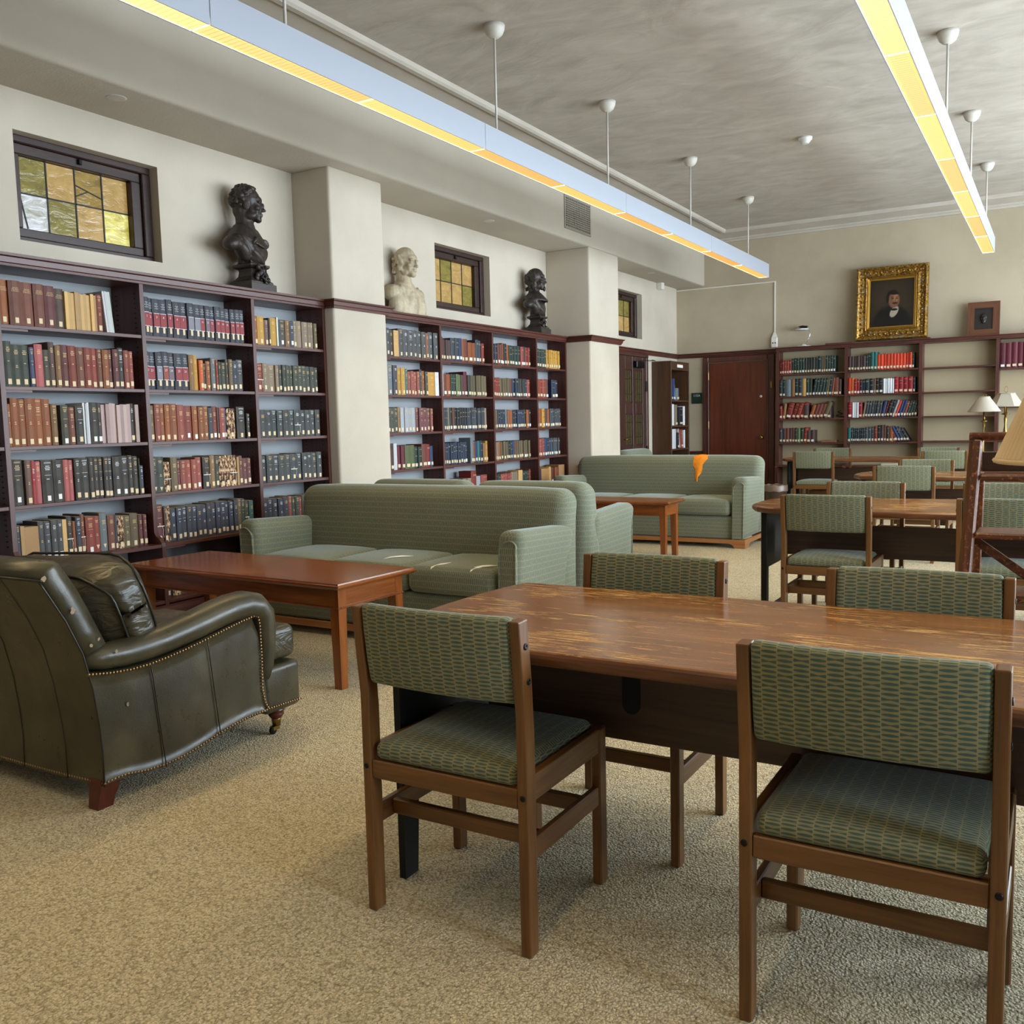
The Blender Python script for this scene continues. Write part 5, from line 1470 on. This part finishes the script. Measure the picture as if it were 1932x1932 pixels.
# ------------------------------------------------------------------ wooden step ladder
t = thing('step_ladder', 'worn wooden library step ladder with crossed braces at the right edge', 'ladder', (-.05, 4.1, 0)); w = M['ladder_wood']
def ly(z): return 4.15+.26*z-4.1
def lh(z): return .250+.04*(1.19-z)
for sx in (-1, 1):
    m = MB(); m.bar((sx*lh(.012), ly(0)+.012, .012), (sx*lh(1.17), ly(1.17), 1.17), .07, .034, .006, up=(1, 0, 0)); m.build('stringer', w, t, 'z')
    m = MB(); m.bar((sx*(lh(.012)+.025), ly(0)+.07, .012), (sx*(lh(1.16)+.025), ly(1.155)+.035, 1.165), .05, .02, .003, up=(1, 0, 0)); m.build('outer_rail', M['chair_wood'], t, 'z')
    m = MB(); m.bar((sx*(lh(0)-.01), .80, .012), (sx*lh(1.0), .62, 1.02), .034, .04, .004, up=(1, 0, 0)); m.build('rear_post', w, t, 'z')
for z in (1.03, .79, .55, .31):
    h = lh(z)-.018; m = MB(); m.box(-h, ly(z)-.04, z-.026, h, ly(z)+.19, z, .007); m.build('tread', w, t, 'x')
m = MB(); m.tube([(-.285, ly(1.19), 1.19), (.285, ly(1.19), 1.19)], .018, 12); m.build('hand_rail', w, t, 'x')
m = MB(); m.box(-.242, ly(1.03)+.16, 1.032, .254, ly(1.03)+.18, 1.12, .003); m.build('tray_back', M['dark_wood'], t, 'x')
for a, b in ((-.27, .29), (.27, -.29)):
    m = MB(); m.bar((a, ly(.75)+.10+(.012 if a > 0 else 0), .755), (b, ly(.36)+.14+(.012 if a > 0 else 0), .36), .036, .018, .003, up=(0, 1, 0)); m.build('cross_brace', w, t, 'x')
for sx in (-1, 1):
    x = sx*(lh(.5)-.006); m = MB(); m.box(x-.012, ly(.5)+.03, .48, x+.012, .71, .515, .003); m.build('side_tie', w, t, 'y')

# ------------------------------------------------------------------ table lamps
def table_lamp(label, loc, shade, stem, mat, n=40, flute=None, finial=0, disc=None):
    t = thing('table_lamp', label, 'lamp', loc)
    m = MB(); r0, z0, r1, z1 = shade
    prof = [(r0-.004, z0+.004), (r0, z0), (r0+.002, z0+.012), (r1+.002, z1-.008), (r1, z1), (r1-.004, z1-.003), (r0-.010, z0+.012), (r0-.004, z0+.004)]
    rings = []
    for r, z in prof: rings.append([(r*(flute[i % len(flute)] if flute and .001 < z-z0 < z1-z0-.001 else 1)*math.cos(2*PI*i/n), r*(flute[i % len(flute)] if flute and .001 < z-z0 < z1-z0-.001 else 1)*math.sin(2*PI*i/n), z) for i in range(n)])
    m.loft(rings, False, smooth=flute is None and n > 10); s = m.build('lamp_shade', mat, t)
    m = MB()
    for r, z in ((r0, z0+.006), (r1, z1-.004)): m.tube([((r+.0025)*math.cos(2*PI*i/36), (r+.0025)*math.sin(2*PI*i/36), z) for i in range(37)], .005 if r == r0 else .004, 6, False)
    m.build('shade_trim', mat, s)
    m = MB(); m.lathe(stem, 18); m.build('stem', M['brass'], t)
    m = MB(); m.tube([(0, 0, stem[-1][1]-.01), (0, 0, z1+.005)], .004, 6)
    for a in range(3): m.tube([(0, 0, z1-.002), (r1*math.cos(a*2.094), r1*math.sin(a*2.094), z1-.003)], .002, 5)
    if finial: m.tube([(.018*math.sin(q), 0, z1+.005+finial*.5-finial*.5*math.cos(q)) for q in [2*PI*k/12 for k in range(13)]], .003, 5)
    m.build('harp', M['brass'], t)
    m = MB(); m.lathe([(.012, z0+.02), (.018, z0+.05), (.028, z0+.09), (.02, z0+.12), (.002, z0+.135)], 14); m.build('bulb', M['white_paint'], t)
    return t
table_lamp('table lamp with a pleated cream shade at the right edge, on the foreground table', (.072, 2.30, .7405), (.192, .445, .092, .71),
           [(.085, 0), (.085, .012), (.05, .022), (.022, .04), (.018, .07), (.030, .11), (.034, .16), (.024, .22), (.014, .28), (.016, .34), (.022, .36), (.012, .40), (.012, .47)], M['pleat'], 320, (1, .985, .945, .985))
table_lamp('brass table lamp with a plain off-white cone shade on the farthest table', (-.776, 12.30, .7405), (.172, .545, .058, .725),
           [(.07, 0), (.07, .012), (.02, .02), (.007, .03), (.007, .36), (.016, .38), (.010, .42), (.038, .432), (.038, .438), (.012, .445), (.014, .47), (.011, .475), (.011, .56)], M['shade_white'], 40, None, .02)
table_lamp('turned brass table lamp with a six-panelled white shade and loop finial', (-.572, 12.76, .7405), (.19, .60, .098, .765),
           [(.075, 0), (.075, .014), (.03, .03), (.014, .06), (.018, .12), (.011, .16), (.020, .24), (.024, .30), (.012, .38), (.018, .45), (.010, .50), (.045, .51), (.045, .516), (.014, .53), (.016, .62)], M['shade_white'], 6, None, .075)

t = thing('desk_lamp', 'small white desk lamp with a flat head standing on the back bookcase', 'lamp', (-3.285, 14.12, RAIL-.0055))
m = MB(); m.lathe([(.002, 0), (.10, 0), (.105, .01), (.09, .016), (.002, .018)], 24); m.box(-.02, -.025, .016, .03, .02, .04, .005); m.build('base', M['white_paint'], t)
m = MB(); m.tube([(.02, 0, .035), (.045, 0, .08), (.075, 0, .14), (.085, 0, .19), (.075, 0, .235), (.04, 0, .258)], .006, 8); m.build('arm', M['chrome'], t)
m = MB(); m.lathe([(.002, .245), (.085, .247), (.10, .255), (.095, .265), (.002, .275)], 24, (-.035, 0, 0)); m.build('lamp_head', M['white_paint'], t)
m = MB(); m.prism([(-.075, .272), (.05, .272), (.03, .288), (.06, .30), (-.02, .312), (-.085, .30), (-.05, .29)], 'y', -.03, .03); m.build('head_cap', M['black'], t)

# ------------------------------------------------------------------ pictures standing on the back bookcase
def frame_loop(m, w, h, prof):
    """mitred frame: prof = (inset from outer edge, height towards the viewer); in x-z, front towards -y"""
    n = len(prof)
    rings = [[(sx*(w/2-i), -d, (h-i) if sz > 0 else i) for i, d in prof] for sx, sz in ((-1, -1), (1, -1), (1, 1), (-1, 1))]
    v = [p for r in rings for p in r]; F = []
    for k in range(4):
        for i in range(n): j = (i+1) % n; F.append((k*n+i, k*n+j, ((k+1) % 4)*n+j, ((k+1) % 4)*n+i))
    m.add(v, F, False)
TOP = RAIL-.006
for a, b, lab in ((-2.955, -2.57, 'thin dark board lying on the bookcase ledge left of the portrait'), (-1.80, -1.565, 'thin brown board lying under the right corner of the portrait')):
    m = MB(); m.box(a, 13.99, TOP+.0005, b, 14.09, TOP+.022, .002); tag(m.build('wooden_board', M['case_wood'] if a < -2 else M['frame_wood'], None, 'x'), lab, 'board', 'boards lying on the back bookcase')
pw, ph = .945, 1.02
t = thing('framed_portrait', 'gilt-framed oil portrait of a man in a dark coat, on the back bookcase', 'painting', (-2.075, 14.045, TOP+.0225)); t.rotation_euler = (-.085, 0, 0)
m = MB(); frame_loop(m, pw, ph, [(0, 0), (0, .05), (.012, .075), (.03, .08), (.045, .066), (.058, .05), (.10, .04), (.125, .048), (.135, .058), (.145, .048), (.15, 0)]); m.build('frame', M['gold'], t)
m = MB(); frame_loop(m, pw-.29, ph-.29, [(0, .0), (0, .042), (.012, .05), (.022, .036), (.04, .030), (.045, .0)]); m.xf(0, lambda p: Vector((p.x, p.y, p.z+.145))); m.build('inner_slip', M['gold_plain'], t)
m = MB()
for sz in (.079, ph-.079):
    for k in range(11): x = (k-5)*.073; m.ell((x, -.05, sz), (.016, .014, .02), None, 8, 5)
for sx in (-1, 1):
    for k in range(12): z = .079+(ph-.158)*k/11; m.ell((sx*(pw/2-.079), -.05, z), (.02, .014, .016), None, 8, 5)
m.build('frame_ornament', M['gold'], t, kind='stuff')
m = MB(); m.box(-.30, -.026, .18, .30, -.012, ph-.18); cv = m.build('canvas', M['portrait'], t)
for l in cv.data.uv_layers[0].data: l.uv = (l.uv[0], l.uv[1]-ph/2+.01)
m = MB(); m.box(-.36, -.01, .10, .36, .0, ph-.10); m.build('backing_board', M['dark_wood'], t)

t = thing('relief_plaque', 'small bronze relief of a face in a wide wooden frame on the back bookcase', 'plaque', (-.922, 14.09, TOP+.001)); t.rotation_euler = (-.12, 0, 0)
pw, ph, fw = .388, .452, .082
for k in range(4):
    m = MB(); q = [((-pw/2, 0), (pw/2, 0), (pw/2-fw, fw), (-pw/2+fw, fw)), ((pw/2, 0), (pw/2, ph), (pw/2-fw, ph-fw), (pw/2-fw, fw)), ((pw/2, ph), (-pw/2, ph), (-pw/2+fw, ph-fw), (pw/2-fw, ph-fw)), ((-pw/2, ph), (-pw/2, 0), (-pw/2+fw, fw), (-pw/2+fw, ph-fw))][k]
    q = [((x*.998), z) for x, z in q]
    m.prism(list(q), 'y', -.035, 0); m.build('frame_rail', M['frame_wood'], t, 'x' if k % 2 == 0 else 'z')
m = MB(); x1 = pw/2-fw; m.box(-x1, -.022, fw, x1, -.005, ph-fw)
for b in ((-x1, -.030, fw, -x1+.012, -.022, ph-fw), (x1-.012, -.030, fw, x1, -.022, ph-fw), (-x1+.012, -.030, fw, x1-.012, -.022, fw+.012), (-x1+.012, -.030, ph-fw-.012, x1-.012, -.022, ph-fw)): m.box(*b)
pl = m.build('relief_panel', M['relief'], t)
m = MB(); c = ph/2
m.ell((0, -.024, c+.012), (.044, .030, .062)); m.ell((0, -.030, c-.032), (.030, .022, .034)); m.ell((0, -.054, c+.0), (.009, .012, .022)); m.ell((0, -.055, c-.014), (.012, .009, .008))
for sx in (-1, 1): m.ell((sx*.018, -.048, c+.028), (.017, .008, .006)); m.ell((sx*.026, -.040, c-.006), (.013, .012, .013)); m.ell((sx*.018, -.046, c+.016), (.008, .006, .005))
m.ell((0, -.046, c-.036), (.016, .008, .005)); m.ell((0, -.044, c-.052), (.016, .011, .012))
m.build('relief_face', M['relief'], t)

# ------------------------------------------------------------------ busts on the left bookcases
def bust(label, loc, H, head_rz, torso_rz, mat, kind, seed, zchin):
    """built from overlapping volumes fused by a voxel remesh; H = head height, zchin = height of the chin"""
    t = thing('portrait_bust', label, 'sculpture', loc); rnd = random.Random(seed)
    m = MB()
    def Rz(a): return Matrix.Rotation(a, 3, 'Z')
    A = Rz(head_rz)
    from mathutils import Euler
    def e(c, r, rx=0, ry=0, rz=0):
        st = len(m.v); m.ell(c, r, Euler((rx, ry, rz)), 14, 10); m.xf(st, lambda p: A @ p*H+Vector((0, 0, zchin)))
    e((0, -.06, .63), (.315, .40, .37)); e((0, .10, .40), (.245, .27, .33)); e((0, .13, .20), (.205, .235, .17)); e((0, .255, .085), (.125, .105, .095))
    e((0, .37, .42), (.042, .07, .135), -.28); e((0, .435, .335), (.052, .055, .042)); e((.05, .39, .325), (.03, .04, .03)); e((-.05, .39, .325), (.03, .04, .03))
    for s in (-1, 1):
        e((s*.115, .315, .545), (.115, .06, .035), 0, s*.12); e((s*.165, .235, .37), (.09, .10, .075)); e((s*.112, .29, .465), (.055, .045, .030))
        e((s*.305, -.03, .42), (.035, .085, .135), .1, 0, s*.25); e((s*.30, .0, .36), (.03, .05, .06)); e((s*.19, .05, .17), (.07, .16, .11))
        e((s*.15, .22, .25), (.06, .07, .11))
    e((0, .355, .235), (.085, .04, .022)); e((0, .35, .185), (.072, .042, .026)); e((0, .20, .62), (.23, .19, .13))
    if kind == 'curls':
        for k in range(210):
            a = rnd.uniform(0, 2*PI); zz = rnd.uniform(-.55, 1); rr = math.sqrt(max(0, 1-zz*zz)); dx, dy = rr*math.sin(a), rr*math.cos(a)
            if dy > .25 and zz < .42+.3*dy: continue
            if zz < -.2 and dy > -.25: continue
            q = rnd.uniform(.04, .068); e((dx*.325, -.07+dy*.42, .64+zz*.385), (q, q*1.1, q*.85), rnd.uniform(0, 3), rnd.uniform(0, 3))
    else:
        for k in range(95):
            s = rnd.choice((-1, 1)); a = rnd.uniform(.15, PI); zz = rnd.uniform(.18, .70) if kind == 'laurel' else rnd.uniform(.05, .72)
            q = rnd.uniform(.045, .075) if kind == 'laurel' else rnd.uniform(.05, .10)
            r = .33+(.05 if kind == 'long' and zz < .4 else 0)
            e((s*r*math.sin(a)*1.0, -.06+.40*math.cos(a)*(.35 if math.cos(a) > 0 else 1), zz), (q*.7, q, q*1.25), rnd.uniform(-.5, .5), rnd.uniform(-.4, .4))
        if kind == 'long':
            e((0, .36, .05), (.085, .07, .12)); e((0, .37, .255), (.10, .045, .02), 0, .0)
            for s in (-1, 1): e((s*.09, .34, .255), (.07, .04, .022), 0, s*.35)
    e((0, -.22, .32), (.25, .22, .24))
    # neck
    st = len(m.v); B = Rz(torso_rz)
    top = A @ Vector((0, -.14, .46))*H+Vector((0, 0, zchin)); base = B @ Vector((0, -.12, -.42))*H+Vector((0, 0, zchin))
    mid = (top+base)/2
    m.tube([top, mid, base], [.25*H, .245*H, .34*H], 16)
    def b(c, r, rx=0, ry=0, rz=0):
        st = len(m.v); m.ell(c, r, Euler((rx, ry, rz)), 16, 10); m.xf(st, lambda p: B @ p*H+Vector((0, 0, zchin)))
    if kind == 'laurel':      # plain draped term bust
        b((0, -.12, -.50), (.88, .36, .32)); b((0, -.12, -.30), (.48, .30, .24)); b((0, -.08, -1.0), (.86, .38, .62))
        for s in (-1, 1):
            b((s*.72, -.12, -.54), (.28, .30, .28)); b((s*.36, .15, -.72), (.13, .10, .50), .12, s*.30); b((s*.66, .02, -1.0), (.26, .25, .60))
        b((.0, .20, -.55), (.18, .10, .10)); b((0, .17, -.95), (.35, .16, .5))
    else:
        b((0, -.12, -.52), (.80, .32, .20)); b((0, .0, -.78), (.62, .36, .32)); b((0, .10, -.92), (.40, .30, .28)); b((0, -.02, -1.08), (.30, .25, .25))
        for s in (-1, 1):
            b((s*.76, -.14, -.66), (.32, .26, .20), 0, s*.5); b((s*.34, .18, -.78), (.13, .13, .46), .25, s*.66); b((s*.52, .02, -.86), (.16, .22, .32), 0, s*.75)
        b((.08, .28, -1.0), (.36, .12, .11), 0, -.5); b((-.1, .27, -.92), (.30, .10, .08), 0, .6)
        st = len(m.v); c0 = (0, -.08)
        def col(p): return B @ p*H+Vector((0, 0, zchin))
        if kind == 'curls':   # open shirt collar, two wide points
            rings = []
            for r, z in ((.27, -.06), (.33, -.08), (.56, -.40), (.55, -.46), (.26, -.22)):
                rings.append([col(Vector((r*1.1*math.sin(2*PI*i/24), -.10+r*math.cos(2*PI*i/24), z-(.22 if z > -.3 else .30)*max(0, math.cos(2*PI*i/24))**2))) for i in range(24)])
            rings.append(rings[0]); m.loft(rings, False)
            for s in (-1, 1): b((s*.30, .30, -.56), (.17, .12, .07), .5, s*.7)
        else:                 # broad flat ruff
            rings = []
            for r, z, th in ((.26, -.06, 0), (.62, -.42, 0), (.62, -.50, 0), (.24, -.20, 0)):
                rings.append([col(Vector((r*1.0*math.sin(2*PI*i/28)*(1+.02*(i % 2)), -.06+r*.92*math.cos(2*PI*i/28), z-.05*(math.cos(2*PI*i/28)) + .012*(i % 2)))) for i in range(28)])
            rings.append(rings[0]); m.loft(rings, False)
            for k in range(9): b((0, .29-.004*k, -.62-.05*k), (.022, .02, .02))
    if kind == 'laurel': m.v = [(p[0], p[1], max(p[2], .012)) for p in m.v]
    body = m.build('bust', mat, t)
    rm = body.modifiers.new('fuse', 'REMESH'); rm.mode = 'VOXEL'; rm.voxel_size = .0055 if H > .2 else .005; rm.use_smooth_shade = True
    sm = body.modifiers.new('soften', 'SMOOTH'); sm.factor = .5; sm.iterations = 2
    return t
def pedestal(t, mat, prof):
    m = MB(); m.loft([[(sx*r, sy*r, z) for sx, sy in ((-1, -1), (1, -1), (1, 1), (-1, 1))] for r, z in prof], True, smooth=False); return m.build('pedestal', mat, t)
PED = [(.142, 0), (.142, .055), (.125, .06), (.125, .07), (.098, .09), (.078, .115), (.072, .15), (.078, .165), (.10, .175), (.108, .185), (.108, .198), (.082, .205), (.075, .215), (.072, .30)]
t = bust('dark bronze bust of a curly-haired man in profile with open collar, on the near bookcase', (-5.215, 5.09, RAIL+.0005), .262, -PI*.27, -PI*.40, M['bronze'], 'curls', 3, .51)
pedestal(t, M['bronze'], [(r*.88, z) for r, z in PED])
m = MB()
for k in range(16):
    rnd = random.Random(k); m.ell((.09+.035*rnd.random(), rnd.uniform(-.05, .05), .07+.11*k/16), (.014, .02, .022), None, 8, 6)
m.tube([(.10, -.04, .19), (.115, -.01, .15), (.13, .02, .11), (.135, .0, .07)], .009, 6); m.tube([(.10, .04, .19), (.115, .03, .14), (.125, -.02, .10), (.138, .04, .068)], .009, 6)
m.build('pedestal_garland', M['bronze'], t, kind='stuff')
t = bust('pale plaster bust of a balding man in robes, beside the near plaster pier', (-5.265, 7.08, RAIL+.0005), .282, -PI*.50, -PI*.48, M['plaster_bust'], 'laurel', 5, .35)
m = MB(); m.box(-.09, -.22, 0, .08, .22, .025, .006); m.build('bust_foot', M['plaster_bust'], t)
t = bust('dark bronze bust of a bearded man with a wide ruff, by the second pier', (-5.24, 9.53, RAIL+.0005), .252, -PI*.40, -PI*.44, M['bronze'], 'long', 8, .498)
pedestal(t, M['bronze'], [(r*.82, z) for r, z in PED])
m = MB()
for k in range(10):
    rnd = random.Random(k+40); m.ell((.085+.03*rnd.random(), rnd.uniform(-.05, .05), .07+.10*k/10), (.014, .02, .022), None, 8, 6)
m.build('pedestal_garland', M['bronze'], t, kind='stuff')

# ------------------------------------------------------------------ waste bin
t = thing('waste_bin', 'brown waste bin with a folded liner bag by the far sofa', 'bin', (-3.12, 11.93, 0))
m = MB(); m.lathe([(.10, 0), (.105, .004), (.135, .40), (.14, .41), (.136, .415), (.13, .405), (.10, .02), (.002, .018)], 24); m.build('bin_body', M['bin'], t)
m = MB(); rnd = random.Random(4)
rings = []
for r, z in ((.128, .36), (.134, .412), (.141, .422), (.148, .41), (.150, .34)): rings.append([(r*(1+.008*math.sin(i*2.3))*math.cos(2*PI*i/30), r*(1+.008*math.sin(i*2.3))*math.sin(2*PI*i/30), z+.005*math.sin(i*1.7)) for i in range(30)])
m.loft(rings, False); m.build('liner_bag', M['bin_bag'], t)
